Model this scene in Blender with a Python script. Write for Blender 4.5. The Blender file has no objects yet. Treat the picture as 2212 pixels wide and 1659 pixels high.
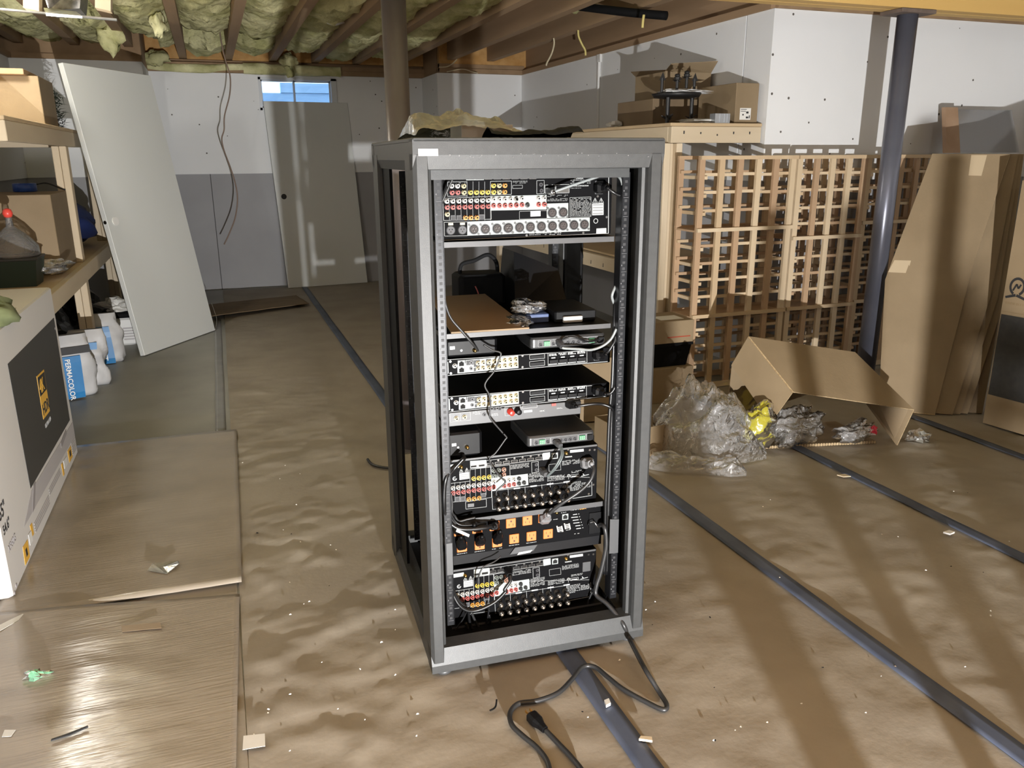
import bpy, bmesh, math, random
import numpy as np
from mathutils import Vector, Matrix, Euler
random.seed(7); RNG = np.random.RandomState(11)
SC = bpy.context.scene
COL = SC.collection

# ------------------------------------------------------------------ camera
W, HH = 2212, 1659
FPX = 1725.0; PITCH = math.radians(15.9); ROLL = math.radians(0.33); YAW = math.radians(20.0); CH = 1.30
_F = np.array([0, math.cos(PITCH), -math.sin(PITCH)]); _R = np.array([1.0, 0, 0]); _U = np.cross(_R, _F)
_c, _s = math.cos(ROLL), math.sin(ROLL)
_R2 = _c*_R - _s*_U; _U2 = _s*_R + _c*_U
_cy, _sy = math.cos(YAW), math.sin(YAW)
_M = np.array([[_cy, _sy, 0], [-_sy, _cy, 0], [0, 0, 1]])
CR, CU, CF = _M@_R2, _M@_U2, _M@_F
CC = np.array([0, 0, CH])
cam_d = bpy.data.cameras.new('camera'); cam = bpy.data.objects.new('camera', cam_d); COL.objects.link(cam)
cam_d.sensor_fit = 'HORIZONTAL'; cam_d.sensor_width = 36.0; cam_d.lens = 36.0*FPX/W
cam_d.clip_start = 0.05; cam_d.clip_end = 200
cam.matrix_world = Matrix(((CR[0], CU[0], -CF[0], 0), (CR[1], CU[1], -CF[1], 0), (CR[2], CU[2], -CF[2], CH), (0, 0, 0, 1)))
SC.camera = cam

def ray(px, py): return (px-W/2)*CR - (py-HH/2)*CU + FPX*CF
def gp(px, py, z=0.0):
    d = ray(px, py); t = (z-CC[2])/d[2]; return CC + t*d
def pl(px, py, P, n):
    d = ray(px, py); n = np.array(n, float); t = np.dot(np.array(P, float)-CC, n)/np.dot(d, n); return CC + t*d
def onx(px, py, X): return pl(px, py, (X, 0, 0), (1, 0, 0))
def ony(px, py, Y): return pl(px, py, (0, Y, 0), (0, 1, 0))

# ------------------------------------------------------------------ world, lamps, exposure
wd = bpy.data.worlds.new('world'); SC.world = wd; wd.use_nodes = True
bg = wd.node_tree.nodes['Background']; bg.inputs[0].default_value = (0.50, 0.72, 1.0, 1); bg.inputs[1].default_value = 4.0
SC.view_settings.view_transform = 'Standard'; SC.view_settings.look = 'None'
SC.view_settings.gamma = 1.0; SC.view_settings.use_curve_mapping = False
SC.view_settings.exposure = -0.15
LAMP = Vector((0.32, -1.09, 0.23))
def add_light(name, typ, loc, power, color, radius=0.02, rot=None, **kw):
    d = bpy.data.lights.new(name, typ); d.energy = power; d.color = color
    if hasattr(d, 'shadow_soft_size'): d.shadow_soft_size = radius
    for k, v in kw.items(): setattr(d, k, v)
    o = bpy.data.objects.new(name, d); COL.objects.link(o); o.location = loc
    if rot is not None: o.rotation_euler = rot
    return o
key_dir = Vector((math.sin(math.radians(14)), math.cos(math.radians(14)), 0.10)).normalized()
key = add_light('work_lamp_beam', 'SPOT', LAMP, 1250, (1.0, 0.99, 0.975), 0.016,
                key_dir.to_track_quat('-Z', 'Y').to_euler(), spot_size=math.radians(160), spot_blend=0.35)
bulb1 = add_light('ceiling_bulb_fill', 'POINT', (-0.98, 4.75, 2.02), 44, (1.0, 0.96, 0.89), 0.06)
fill_bulb = add_light('ceiling_bulb_fill', 'POINT', (0.9, -2.2, 1.98), 34, (1.0, 0.96, 0.90), 0.06)  # added fill light behind the viewer, dressed as a ceiling bulb

# ------------------------------------------------------------------ materials
MATS = {}
def nt(name):
    m = bpy.data.materials.new(name); m.use_nodes = True
    return m, m.node_tree, m.node_tree.nodes['Principled BSDF']
def M(name, col, col2=None, scale=6.0, stretch=(1, 1, 1), rough=0.6, metal=0.0, bump=0.0, bscale=40.0, detail=4.0,
      spec=0.5, alpha=1.0, lo=0.35, hi=0.65, emit=None, coat=0.0, speck=None, speck_size=9.0, speck_r=0.07, bstretch=None):
    if name in MATS: return MATS[name]
    m, t, b = nt(name); L = t.links; N = t.nodes
    b.inputs['Roughness'].default_value = rough; b.inputs['Metallic'].default_value = metal
    b.inputs['Specular IOR Level'].default_value = spec
    if coat: b.inputs['Coat Weight'].default_value = coat; b.inputs['Coat Roughness'].default_value = 0.12
    if alpha < 1: b.inputs['Alpha'].default_value = alpha
    b.inputs['Base Color'].default_value = (*col, 1)
    tc = N.new('ShaderNodeTexCoord'); mp = N.new('ShaderNodeMapping'); L.new(tc.outputs['Object'], mp.inputs[0])
    mp.inputs['Scale'].default_value = stretch
    out = None
    if col2 is not None:
        nz = N.new('ShaderNodeTexNoise'); nz.inputs['Scale'].default_value = scale; nz.inputs['Detail'].default_value = detail
        L.new(mp.outputs[0], nz.inputs['Vector'])
        cr = N.new('ShaderNodeValToRGB'); cr.color_ramp.elements[0].position = lo; cr.color_ramp.elements[1].position = hi
        cr.color_ramp.elements[0].color = (*col, 1); cr.color_ramp.elements[1].color = (*col2, 1)
        L.new(nz.outputs[0], cr.inputs[0]); out = cr.outputs[0]
    if speck is not None:
        vo = N.new('ShaderNodeTexVoronoi'); vo.inputs['Scale'].default_value = speck_size
        L.new(tc.outputs['Object'], vo.inputs['Vector'])
        lt = N.new('ShaderNodeMath'); lt.operation = 'LESS_THAN'; lt.inputs[1].default_value = speck_r
        L.new(vo.outputs['Distance'], lt.inputs[0])
        mx = N.new('ShaderNodeMix'); mx.data_type = 'RGBA'
        L.new(lt.outputs[0], mx.inputs[0])
        if out is not None: L.new(out, mx.inputs[6])
        else: mx.inputs[6].default_value = (*col, 1)
        mx.inputs[7].default_value = (*speck, 1); out = mx.outputs[2]
    if out is not None: L.new(out, b.inputs['Base Color'])
    if bump:
        nb = N.new('ShaderNodeTexNoise'); nb.inputs['Scale'].default_value = bscale; nb.inputs['Detail'].default_value = 3
        mp2 = N.new('ShaderNodeMapping'); L.new(tc.outputs['Object'], mp2.inputs[0]); mp2.inputs['Scale'].default_value = bstretch or stretch
        L.new(mp2.outputs[0], nb.inputs['Vector'])
        bp = N.new('ShaderNodeBump'); bp.inputs['Strength'].default_value = 0.6; bp.inputs['Distance'].default_value = bump
        L.new(nb.outputs[0], bp.inputs['Height']); L.new(bp.outputs[0], b.inputs['Normal'])
    if emit: b.inputs['Emission Color'].default_value = (*emit[0], 1); b.inputs['Emission Strength'].default_value = emit[1]
    MATS[name] = m; return m
def MG(name, tint=(1, 1, 1), fac=0.12, rough=0.02, body=0.0, bodycol=(.9, .9, .9), crinkle=0.0):
    """clear sheet: transparent + gloss by Fresnel, with some milky body"""
    if name in MATS: return MATS[name]
    m = bpy.data.materials.new(name); m.use_nodes = True; t = m.node_tree; N = t.nodes; L = t.links
    N.remove(N['Principled BSDF']); o = N['Material Output']
    tr = N.new('ShaderNodeBsdfTransparent'); tr.inputs[0].default_value = (*tint, 1)
    gl = N.new('ShaderNodeBsdfGlossy'); gl.inputs['Roughness'].default_value = rough
    df = N.new('ShaderNodeBsdfDiffuse'); df.inputs[0].default_value = (*bodycol, 1)
    m1 = N.new('ShaderNodeMixShader'); m1.inputs[0].default_value = body
    L.new(tr.outputs[0], m1.inputs[1]); L.new(df.outputs[0], m1.inputs[2])
    fr = N.new('ShaderNodeFresnel'); fr.inputs[0].default_value = 1.45
    ad = N.new('ShaderNodeMath'); ad.operation = 'ADD'; ad.inputs[1].default_value = fac; ad.use_clamp = True
    L.new(fr.outputs[0], ad.inputs[0])
    m2 = N.new('ShaderNodeMixShader'); L.new(ad.outputs[0], m2.inputs[0]); L.new(m1.outputs[0], m2.inputs[1]); L.new(gl.outputs[0], m2.inputs[2])
    if crinkle:
        tc = N.new('ShaderNodeTexCoord'); nz = N.new('ShaderNodeTexNoise'); nz.inputs['Scale'].default_value = 24; nz.inputs['Detail'].default_value = 5; nz.inputs['Distortion'].default_value = 1.2
        L.new(tc.outputs['Object'], nz.inputs['Vector']); bp = N.new('ShaderNodeBump'); bp.inputs['Distance'].default_value = crinkle; L.new(nz.outputs[0], bp.inputs['Height'])
        L.new(bp.outputs[0], gl.inputs['Normal']); L.new(bp.outputs[0], fr.inputs['Normal'])
    L.new(m2.outputs[0], o.inputs['Surface']); MATS[name] = m; return m

KRAFT = M('kraft_paper', (.28, .243, .195), (.34, .30, .245), scale=3.0, rough=.62, bump=.0008, bscale=60, spec=.35)
CONC = M('concrete_floor', (.27, .27, .25), (.35, .35, .325), scale=2.2, rough=.5, bump=.0006, bscale=30, detail=8)
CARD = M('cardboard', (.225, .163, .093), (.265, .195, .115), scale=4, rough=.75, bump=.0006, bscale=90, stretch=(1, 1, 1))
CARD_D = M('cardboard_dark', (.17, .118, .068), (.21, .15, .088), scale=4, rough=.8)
CARD_G = M('cardboard_worn', (.30, .258, .205), (.36, .312, .255), scale=3, rough=.20, bump=.0014, bscale=9, bstretch=(1, 14, 1), spec=.5, detail=6)
CARD_E = M('cardboard_edge', (.52, .40, .24), (.33, .23, .12), scale=120, rough=.9)
WALLW = M('white_wall_paint', (.82, .83, .84), (.78, .79, .80), scale=1.2, rough=.75, bump=.0005, bscale=25, speck=(.10, .09, .08), speck_size=8.0, speck_r=.06)
WALLG = M('grey_wall_concrete', (.33, .33, .345), (.38, .38, .395), scale=1.6, rough=.8, bump=.0008, bscale=20, speck=(.2, .2, .2), speck_size=7, speck_r=.02)
PINE = M('pine_lumber', (.60, .49, .34), (.68, .57, .42), scale=5, stretch=(1, 1, .12), rough=.7, bump=.0005, bscale=60)
PINE_H = M('pine_lumber_level', (.56, .455, .315), (.63, .53, .385), scale=5, stretch=(.2, .2, 1), rough=.7)
PLY = M('plywood', (.50, .37, .22), (.58, .44, .27), scale=4, stretch=(.3, 1, 1), rough=.75)
JOIST = M('joist_wood', (.27, .175, .095), (.36, .24, .14), scale=6, stretch=(1, .08, 1), rough=.85, bump=.001, bscale=25)
OSB = M('rim_board', (.47, .25, .075), (.58, .34, .13), scale=14, rough=.85)
BEAM = M('yellow_beam', (.58, .36, .11), (.66, .45, .17), scale=4, stretch=(.1, 1, 1), rough=.7)
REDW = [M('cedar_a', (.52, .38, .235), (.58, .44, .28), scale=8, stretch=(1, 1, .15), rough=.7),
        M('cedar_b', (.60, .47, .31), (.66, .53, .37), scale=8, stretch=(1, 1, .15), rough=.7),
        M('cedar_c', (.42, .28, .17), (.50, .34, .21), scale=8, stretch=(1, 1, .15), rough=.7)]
INSUL = M('fiberglass_wool', (.44, .43, .20), (.80, .77, .46), scale=5, rough=1.0, bump=.02, bscale=30, detail=10, spec=.05, stretch=(1, .6, 1))
INSUL_P = M('insulation_backing', (.50, .46, .28), (.58, .54, .36), scale=5, rough=.8)
RACKM = M('rack_paint', (.036, .037, .037), (.042, .043, .043), scale=60, rough=.48, bump=.0003, bscale=500, spec=.5, metal=.15)
BLACK = M('black_metal', (.0035, .0035, .004), rough=.5, spec=.10)
BLACKP = M('black_plastic', (.0045, .0045, .005), rough=.42, spec=.18)
BLACKM = M('black_matte', (.004, .004, .0045), rough=.8, spec=.2)
PANEL = M('panel_black', (.0035, .0035, .004), rough=.6, spec=.05)
INK = M('ink_white', (.34, .35, .35), rough=.6)
INK_B = M('ink_black', (.02, .02, .022), rough=.6)
PALE = M('panel_pale', (.27, .295, .285), rough=.5)
SILVER = M('silver_grey', (.10, .10, .105), rough=.35, metal=.6)
GREYP = M('grey_panel', (.075, .076, .078), rough=.45, metal=.3)
CHROME = M('chrome', (.42, .42, .42), rough=.22, metal=1)
GOLD = M('gold_contact', (.78, .55, .18), rough=.25, metal=1)
ORANGE = M('outlet_orange', (.50, .145, .03), rough=.5)
RED = M('jack_red', (.30, .055, .045), rough=.4); WHT = M('jack_white', (.38, .37, .34), rough=.4)
YEL = M('jack_yellow', (.46, .32, .035), rough=.4); ORG = M('jack_orange', (.46, .19, .025), rough=.4)
IVORY = M('ivory_jack', (.38, .32, .18), rough=.35)
GREEN = M('terminal_green', (.03, .18, .075), rough=.45)
LABELW = M('label_white', (.40, .40, .39), rough=.6)
WHITE = M('white_plastic', (.78, .78, .77), rough=.45)
DOORW = M('door_primer', (.66, .68, .67), (.69, .71, .70), scale=1.0, rough=.38, spec=.5)
PAPERW = M('white_paper', (.74, .73, .70), rough=.8)
TAPE = M('blue_tape', (.066, .082, .128), (.10, .12, .175), scale=7, rough=.5, spec=.3)
STEEL_B = M('blue_grey_steel', (.115, .12, .155), (.14, .145, .18), scale=5, rough=.3, metal=.35)
STEEL_R = M('brown_grey_steel', (.145, .125, .125), (.17, .15, .15), scale=5, rough=.35, metal=.3)
TVW = M('tv_box_white', (.64, .62, .60), (.67, .65, .63), scale=2, rough=.5)
CLEAR = MG('clear_film', (.94, .94, .95), .02, .16, .17, (.62, .62, .62), .016)
CLEAR2 = MG('cloudy_film', (.9, .9, .88), .02, .25, .30, (.42, .41, .36), .005)
GLASS = MG('window_glass', (.92, .96, 1), .03, .01)
GALV = M('galvanized', (.48, .50, .53), (.58, .6, .63), scale=20, rough=.3, metal=.9)

# ------------------------------------------------------------------ mesh helpers
class MB:
    def __init__(s): s.v = []; s.f = []; s.mi = []; s.pc = []
    def add(s, vs, fs, mi=0):
        k = len(s.v); s.pc.append((len(s.v), len(s.f))); s.v += [tuple(map(float, p)) for p in vs]
        s.f += [tuple(i+k for i in f) for f in fs]; s.mi += [mi]*len(fs); return s
    def box(s, a, b, mi=0):
        x0, y0, z0 = a; x1, y1, z1 = b
        return s.add([(x0,y0,z0),(x1,y0,z0),(x1,y1,z0),(x0,y1,z0),(x0,y0,z1),(x1,y0,z1),(x1,y1,z1),(x0,y1,z1)],
                     [(0,3,2,1),(4,5,6,7),(0,1,5,4),(1,2,6,5),(2,3,7,6),(3,0,4,7)], mi)
    def bbox(s, a, b, c=.004, mi=0):
        """box with chamfered vertical and top/bottom edges"""
        x0, y0, z0 = a; x1, y1, z1 = b; L = []
        def ring(z, i):
            q = i; k = len(s.v)
            pts = [(x0+q+c,y0+q,z),(x1-q-c,y0+q,z),(x1-q,y0+q+c,z),(x1-q,y1-q-c,z),(x1-q-c,y1-q,z),(x0+q+c,y1-q,z),(x0+q,y1-q-c,z),(x0+q,y0+q+c,z)]
            return pts
        R = [ring(z0, c*.7), ring(z0+c*.7, 0), ring(z1-c*.7, 0), ring(z1, c*.7)]
        vs = sum(R, []); fs = [tuple(range(7, -1, -1)), tuple(range(24, 32))]
        for r in range(3):
            for i in range(8): fs.append((r*8+i, r*8+(i+1)%8, r*8+8+(i+1)%8, r*8+8+i))
        return s.add(vs, fs, mi)
    def hexa(s, p, mi=0):
        """8 corners: bottom 4 ccw, top 4 ccw"""
        return s.add(p, [(0,3,2,1),(4,5,6,7),(0,1,5,4),(1,2,6,5),(2,3,7,6),(3,0,4,7)], mi)
    def cyl(s, a, b, r0, r1=None, n=12, cap=True, mi=0):
        a = Vector(a); b = Vector(b); r1 = r0 if r1 is None else r1
        d = (b-a).normalized(); u = d.orthogonal().normalized(); w = d.cross(u)
        vs = []
        for P, r in ((a, r0), (b, r1)):
            for i in range(n):
                t = 2*math.pi*i/n; vs.append(P + u*(r*math.cos(t)) + w*(r*math.sin(t)))
        fs = [(i, (i+1) % n, n+(i+1) % n, n+i) for i in range(n)]
        if cap: fs += [tuple(range(n-1, -1, -1)), tuple(range(n, 2*n))]
        return s.add(vs, fs, mi)
    def lathe(s, prof, c=(0, 0, 0), n=20, ax='z', mi=0):
        vs = []; fs = []
        for (r, h) in prof:
            for i in range(n):
                t = 2*math.pi*i/n; x, y = r*math.cos(t), r*math.sin(t)
                vs.append((c[0]+x, c[1]+y, c[2]+h) if ax == 'z' else (c[0]+x, c[1]-h, c[2]+y))
        for k in range(len(prof)-1):
            for i in range(n): fs.append((k*n+i, k*n+(i+1) % n, k*n+n+(i+1) % n, k*n+n+i))
        fs.append(tuple(range(n-1, -1, -1))); fs.append(tuple(range((len(prof)-1)*n, len(prof)*n)))
        return s.add(vs, fs, mi)
    def tube(s, pts, r, n=8, sub=6, mi=0, closed=False):
        P = smooth(pts, sub) if sub > 1 else [Vector(p) for p in pts]
        u = None; vs = []; m = len(P)
        for i in range(m):
            d = (P[min(i+1, m-1)]-P[max(i-1, 0)])
            if d.length < 1e-9: d = Vector((0, 0, 1))
            d.normalize()
            if u is None: u = d.orthogonal().normalized()
            u = (u - d*u.dot(d))
            if u.length < 1e-6: u = d.orthogonal()
            u.normalize(); w = d.cross(u)
            for k in range(n):
                t = 2*math.pi*k/n; vs.append(P[i] + u*(r*math.cos(t)) + w*(r*math.sin(t)))
        fs = []
        for i in range(m-1):
            for k in range(n): fs.append((i*n+k, i*n+(k+1) % n, i*n+n+(k+1) % n, i*n+n+k))
        fs += [tuple(range(n-1, -1, -1)), tuple(range((m-1)*n, m*n))]
        return s.add(vs, fs, mi)
    def slab(s, poly, off, mi=0):
        """polygon (list of 3d points) extruded by vector off"""
        off = Vector(off); n = len(poly)
        vs = [Vector(p) for p in poly] + [Vector(p)+off for p in poly]
        fs = [tuple(range(n-1, -1, -1)), tuple(range(n, 2*n))] + [(i, (i+1) % n, n+(i+1) % n, n+i) for i in range(n)]
        return s.add(vs, fs, mi)
    def pieces(s):
        out = []; pc = s.pc+[(len(s.v), len(s.f))]
        for (v0, f0), (v1, f1) in zip(pc, pc[1:]):
            m = MB(); m.add(s.v[v0:v1], [tuple(i-v0 for i in f) for f in s.f[f0:f1]]); m.mi = s.mi[f0:f1]; out.append(m)
        return out
    def quad(s, a, b, c, d, mi=0): return s.add([a, b, c, d], [(0, 1, 2, 3)], mi)
    def mesh(s, name, mats, smooth_=False):
        me = bpy.data.meshes.new(name); me.from_pydata(s.v, [], s.f)
        if not isinstance(mats, (list, tuple)): mats = [mats]
        for m in mats: me.materials.append(m)
        if len(mats) > 1: me.polygons.foreach_set('material_index', s.mi)
        if smooth_: me.polygons.foreach_set('use_smooth', [True]*len(me.polygons))
        me.validate(); me.update()
        bm = bmesh.new(); bm.from_mesh(me); bmesh.ops.recalc_face_normals(bm, faces=bm.faces); bm.to_mesh(me); bm.free()
        return me
    def build(s, name, mats, parent=None, smooth_=False, **kw):
        o = bpy.data.objects.new(name, s.mesh(name, mats, smooth_)); COL.objects.link(o)
        if parent is not None: o.parent = parent
        tagp(o, **kw); return o
def smooth(pts, sub=6):
    P = [Vector(p) for p in pts]
    if len(P) < 3: return P
    out = []
    for i in range(len(P)-1):
        p0 = P[max(i-1, 0)]; p1 = P[i]; p2 = P[i+1]; p3 = P[min(i+2, len(P)-1)]
        for k in range(sub):
            t = k/sub
            out.append(.5*((2*p1) + (p2-p0)*t + (2*p0-5*p1+4*p2-p3)*t*t + (3*p1-p0-3*p2+p3)*t**3))
    out.append(P[-1]); return out
def tagp(o, label=None, cat=None, group=None, kind=None):
    if label: o['label'] = label
    if cat: o['category'] = cat
    if group: o['group'] = group
    if kind: o['kind'] = kind
    return o
def thing(name, label, cat, loc=(0, 0, 0), rz=0.0, group=None):
    o = bpy.data.objects.new(name, None); COL.objects.link(o); o.empty_display_size = .05
    o.location = loc; o.rotation_euler = (0, 0, rz); tagp(o, label, cat, group); return o
def inst(name, me, parent=None, loc=(0, 0, 0), rot=(0, 0, 0), scale=(1, 1, 1), **kw):
    o = bpy.data.objects.new(name, me); COL.objects.link(o); o.parent = parent
    o.location = loc; o.rotation_euler = rot; o.scale = scale; tagp(o, **kw); return o
def text_mesh(s, size, mat, depth=.0006, align='LEFT', bold=0.0):
    cu = bpy.data.curves.new('lettering', 'FONT'); cu.body = s; cu.size = size; cu.extrude = depth; cu.align_x = align
    cu.offset = bold; cu.resolution_u = 3
    o = bpy.data.objects.new('lettering', cu); COL.objects.link(o)
    dg = bpy.context.evaluated_depsgraph_get(); me = bpy.data.meshes.new_from_object(o.evaluated_get(dg))
    bpy.data.objects.remove(o); me.materials.clear(); me.materials.append(mat); return me
def place_text(s, size, mat, parent, origin, xdir, ydir, align='LEFT', bold=0.0, name='lettering', depth=.0004):
    """flat lettering with its baseline along xdir and its up along ydir (parent's local frame)"""
    me = text_mesh(s, size, mat, depth, align, bold)
    x = Vector(xdir).normalized(); y = Vector(ydir).normalized(); z = x.cross(y)
    o = bpy.data.objects.new(name, me); COL.objects.link(o); o.parent = parent
    o.matrix_local = Matrix(((x.x, y.x, z.x, origin[0]), (x.y, y.y, z.y, origin[1]), (x.z, y.z, z.z, origin[2]), (0, 0, 0, 1)))
    return o
# numpy value noise
def vnoise(x, y, seed=0):
    r = np.random.RandomState(seed); T = r.rand(256, 256)
    xi = np.floor(x).astype(int); yi = np.floor(y).astype(int); fx = x-xi; fy = y-yi
    fx = fx*fx*(3-2*fx); fy = fy*fy*(3-2*fy)
    g = lambda i, j: T[i % 256, j % 256]
    return (g(xi, yi)*(1-fx)+g(xi+1, yi)*fx)*(1-fy)+(g(xi, yi+1)*(1-fx)+g(xi+1, yi+1)*fx)*fy - .5
def fbm(x, y, seed=0, oct=3):
    o = np.zeros_like(x); a = 1.0
    for k in range(oct): o += a*vnoise(x*(2**k)+k*17.3, y*(2**k)+k*5.1, seed+k); a *= .5
    return o
def grid_mesh(name, X, Y, Z, mat, smooth_=True):
    """X,Y,Z : 2d arrays"""
    n, m = X.shape; me = bpy.data.meshes.new(name)
    vs = np.stack([X, Y, Z], -1).reshape(-1, 3)
    i, j = np.meshgrid(np.arange(n-1), np.arange(m-1), indexing='ij'); a = (i*m+j).ravel()
    fs = np.stack([a, a+m, a+m+1, a+1], 1)
    me.vertices.add(len(vs)); me.vertices.foreach_set('co', vs.ravel())
    me.loops.add(fs.size); me.loops.foreach_set('vertex_index', fs.ravel().astype(np.int32))
    me.polygons.add(len(fs)); me.polygons.foreach_set('loop_start', np.arange(0, fs.size, 4)); me.polygons.foreach_set('loop_total', np.full(len(fs), 4))
    me.materials.append(mat); me.update(calc_edges=True); me.validate()
    me.polygons.foreach_set('use_smooth', [smooth_]*len(me.polygons)); return me
def link(name, me, parent=None, **kw):
    o = bpy.data.objects.new(name, me); COL.objects.link(o); o.parent = parent; tagp(o, **kw); return o
# ================================================================== the setting
def struct(o): o['kind'] = 'structure'; return o
XL, XR, YB, YF, YN, ZW = -1.45, 3.07, 8.70, 4.08, -3.4, 2.09
XE = 5.2
floor = struct(MB().box((XL-.2, YN-.2, -.15), (XE+.2, YB+.2, 0)).build('floor', CONC))
# brown paper runners
def paper(name, x0, x1, y0, y1, z, amp, seed, label, tilt=0.0, res=.017):
    nx, ny = max(6, int((x1-x0)/res)), int((y1-y0)/res)
    X, Y = np.meshgrid(np.linspace(x0, x1, nx), np.linspace(y0, y1, ny), indexing='ij')
    warp = 1.2*fbm(X*2.5, Y*2.5, seed+50, 2)
    rip = fbm(X*2.6+warp, Y*8.5+warp*2, seed, 2)                # ripples lying across the runner
    lump = fbm(X*7.5+warp, Y*7.5-warp, seed+9, 3)
    fade = np.clip((6.8-Y)/3.0, .25, 1.0)*np.clip(.55+1.6*vnoise(X*.9, Y*.9, seed+3), .3, 1.1)
    crs = np.abs(fbm(X*9+2*warp, Y*14+warp, seed+21, 2)); Z = z + amp*fade*(rip*.8+lump*.9-crs*.55+.2*fbm(X*26, Y*26, seed+30, 2))
    edge = np.minimum(np.minimum(X-x0, x1-X), np.minimum(Y-y0, y1-Y)); Z = np.where(edge < .03, z+(Z-z)*edge/.03, Z)
    Z = np.maximum(Z, .0008+z*.2)
    o = link(name, grid_mesh(name, X+tilt*(Y-4), Y, Z, KRAFT), label=label, cat='floor paper'); return o
paper('paper_runner', -.03, .782, -2.6, 8.62, .004, .0125, 1, 'brown paper runner beside the bare grey concrete strip', .008)
paper('paper_runner', .783, 1.573, -2.6, 8.62, .004, .0125, 2, 'brown paper runner that the equipment rack stands on', .008)
paper('paper_runner', 1.574, 2.408, -2.6, 7.95, .004, .0115, 3, 'brown paper runner under the clear plastic bag')
paper('paper_runner', 2.409, 3.246, -2.6, 3.78, .004, .009, 4, 'brown paper runner under the gaping cardboard box')
paper('paper_runner', 3.247, 4.10, -2.6, 3.78, .0035, .005, 5, 'brown paper runner along the leaning cardboard sheets')
paper('paper_runner', -.98, -.05, -2.6, 2.44, .0028, .004, 6, 'brown paper runner under the near flattened cardboard')
def tape(x0, y0, x1, y1, w, label, z=.0105, mat=TAPE, seed=0, name='tape_strip', group=None):
    n = max(8, int(abs(y1-y0)/.05)); t = np.linspace(0, 1, n); y = y0+(y1-y0)*t
    xc = x0+(x1-x0)*t + .004*vnoise(y*2.0, y*0+seed, 3+seed)
    U = np.array([-.5, -.2, .2, .5])
    X = xc[None, :]+U[:, None]*w; Y = np.repeat(y[None, :], 4, 0); Z = z+.0012*vnoise(X*30, Y*14, seed)
    me = grid_mesh(name, X, Y, Z, mat)
    o = link(name, me, label=label, cat='tape'); 
    so = o.modifiers.new('thick', 'SOLIDIFY'); so.thickness = .0004
    return o
tape(.765, -2.5, .803, 8.5, .058, 'blue tape line running under the equipment rack', seed=1)
tape(1.571, -2.5, 1.577, 7.9, .062, 'blue tape line beginning beside the rack foot and clear bag', seed=2)
tape(2.414, -2.5, 2.404, 3.7, .058, 'blue tape line running out from under the gaping box', seed=3)
tape(3.236, -2.5, 3.256, 3.0, .055, 'blue tape line in front of the leaning cardboard sheets', seed=4)
tape(-.075, 4.0, -.062, 7.0, .05, 'dull grey tape along the bare concrete edge', z=.0035, mat=M('grey_tape', (.20, .20, .19), (.25, .25, .24), scale=9, rough=.3), seed=5)

# walls
def wall(name, a, b, grey_h=None, proud=(0, 0, 0), seams=()):
    if grey_h is None: return struct(MB().box(a, b).build(name, WALLW))
    o = struct(MB().box(a, (b[0], b[1], grey_h)).build(name, WALLG))
    u = MB().box((a[0]+proud[0], a[1]+proud[1], grey_h), (b[0]+proud[0], b[1]+proud[1], b[2])).build('painted_upper_wall', WALLW, o)
    return o
G = 1.15
wx0, wx1, wz0, wz1 = .53, 1.285, 1.755, 2.062
wb = struct(MB().box((-.45, YB, 0), (2.19, YB+.25, G)).build('wall_back', WALLG))
pw = MB(); yb0 = YB-.014
pw.box((-.45, yb0, G), (wx0, YB+.25, ZW)); pw.box((wx1, yb0, G), (2.19, YB+.25, ZW))
pw.box((wx0, yb0, G), (wx1, YB+.25, wz0)); pw.box((wx0, yb0, wz1), (wx1, YB+.25, ZW))
pw.build('painted_upper_wall', WALLW, wb)
MB().box((-.003, YB-.0015, 0), (.004, YB, G)).build('wall_crack', M('crack_dark', (.03, .03, .03)), wb)
wall('wall_back_left', (XL, 7.90, 0), (-.45, YB+.25, ZW), G, (0, -.012, 0))
wall('wall_back_right', (2.19, 8.08, 0), (XR, YB+.25, ZW), G, (-.012, -.012, 0))
wall('wall_right', (XR, YF+.25, 0), (XR+.25, 8.2, ZW), G, (-.012, 0, 0))
wall('wall_recess', (XR, YF, 0), (XE+.2, YF+.25, ZW), G, (-.012, -.012, 0))
wall('wall_left', (XL-.25, YN, 0), (XL, YB+.25, ZW), G, (.012, 0, 0))
struct(MB().box((XE, YN, 0), (XE+.25, YF, ZW+.4)).build('wall_far_right', WALLW))
struct(MB().box((XL-.25, YN-.25, 0), (XE+.25, YN, ZW+.4)).build('wall_near', WALLW))
# vertical board seams on the recess wall
cd = MB(); cd.cyl((XR-.02, 6.27, 1.40), (XR-.02, 6.27, 2.05), .013, n=10)
cd.box((XR-.03, 6.24, 2.03), (XR-.008, 6.30, 2.09))
tagp(cd.build('conduit', WHITE), 'thin white conduit running up the long white wall', 'conduit')

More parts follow.
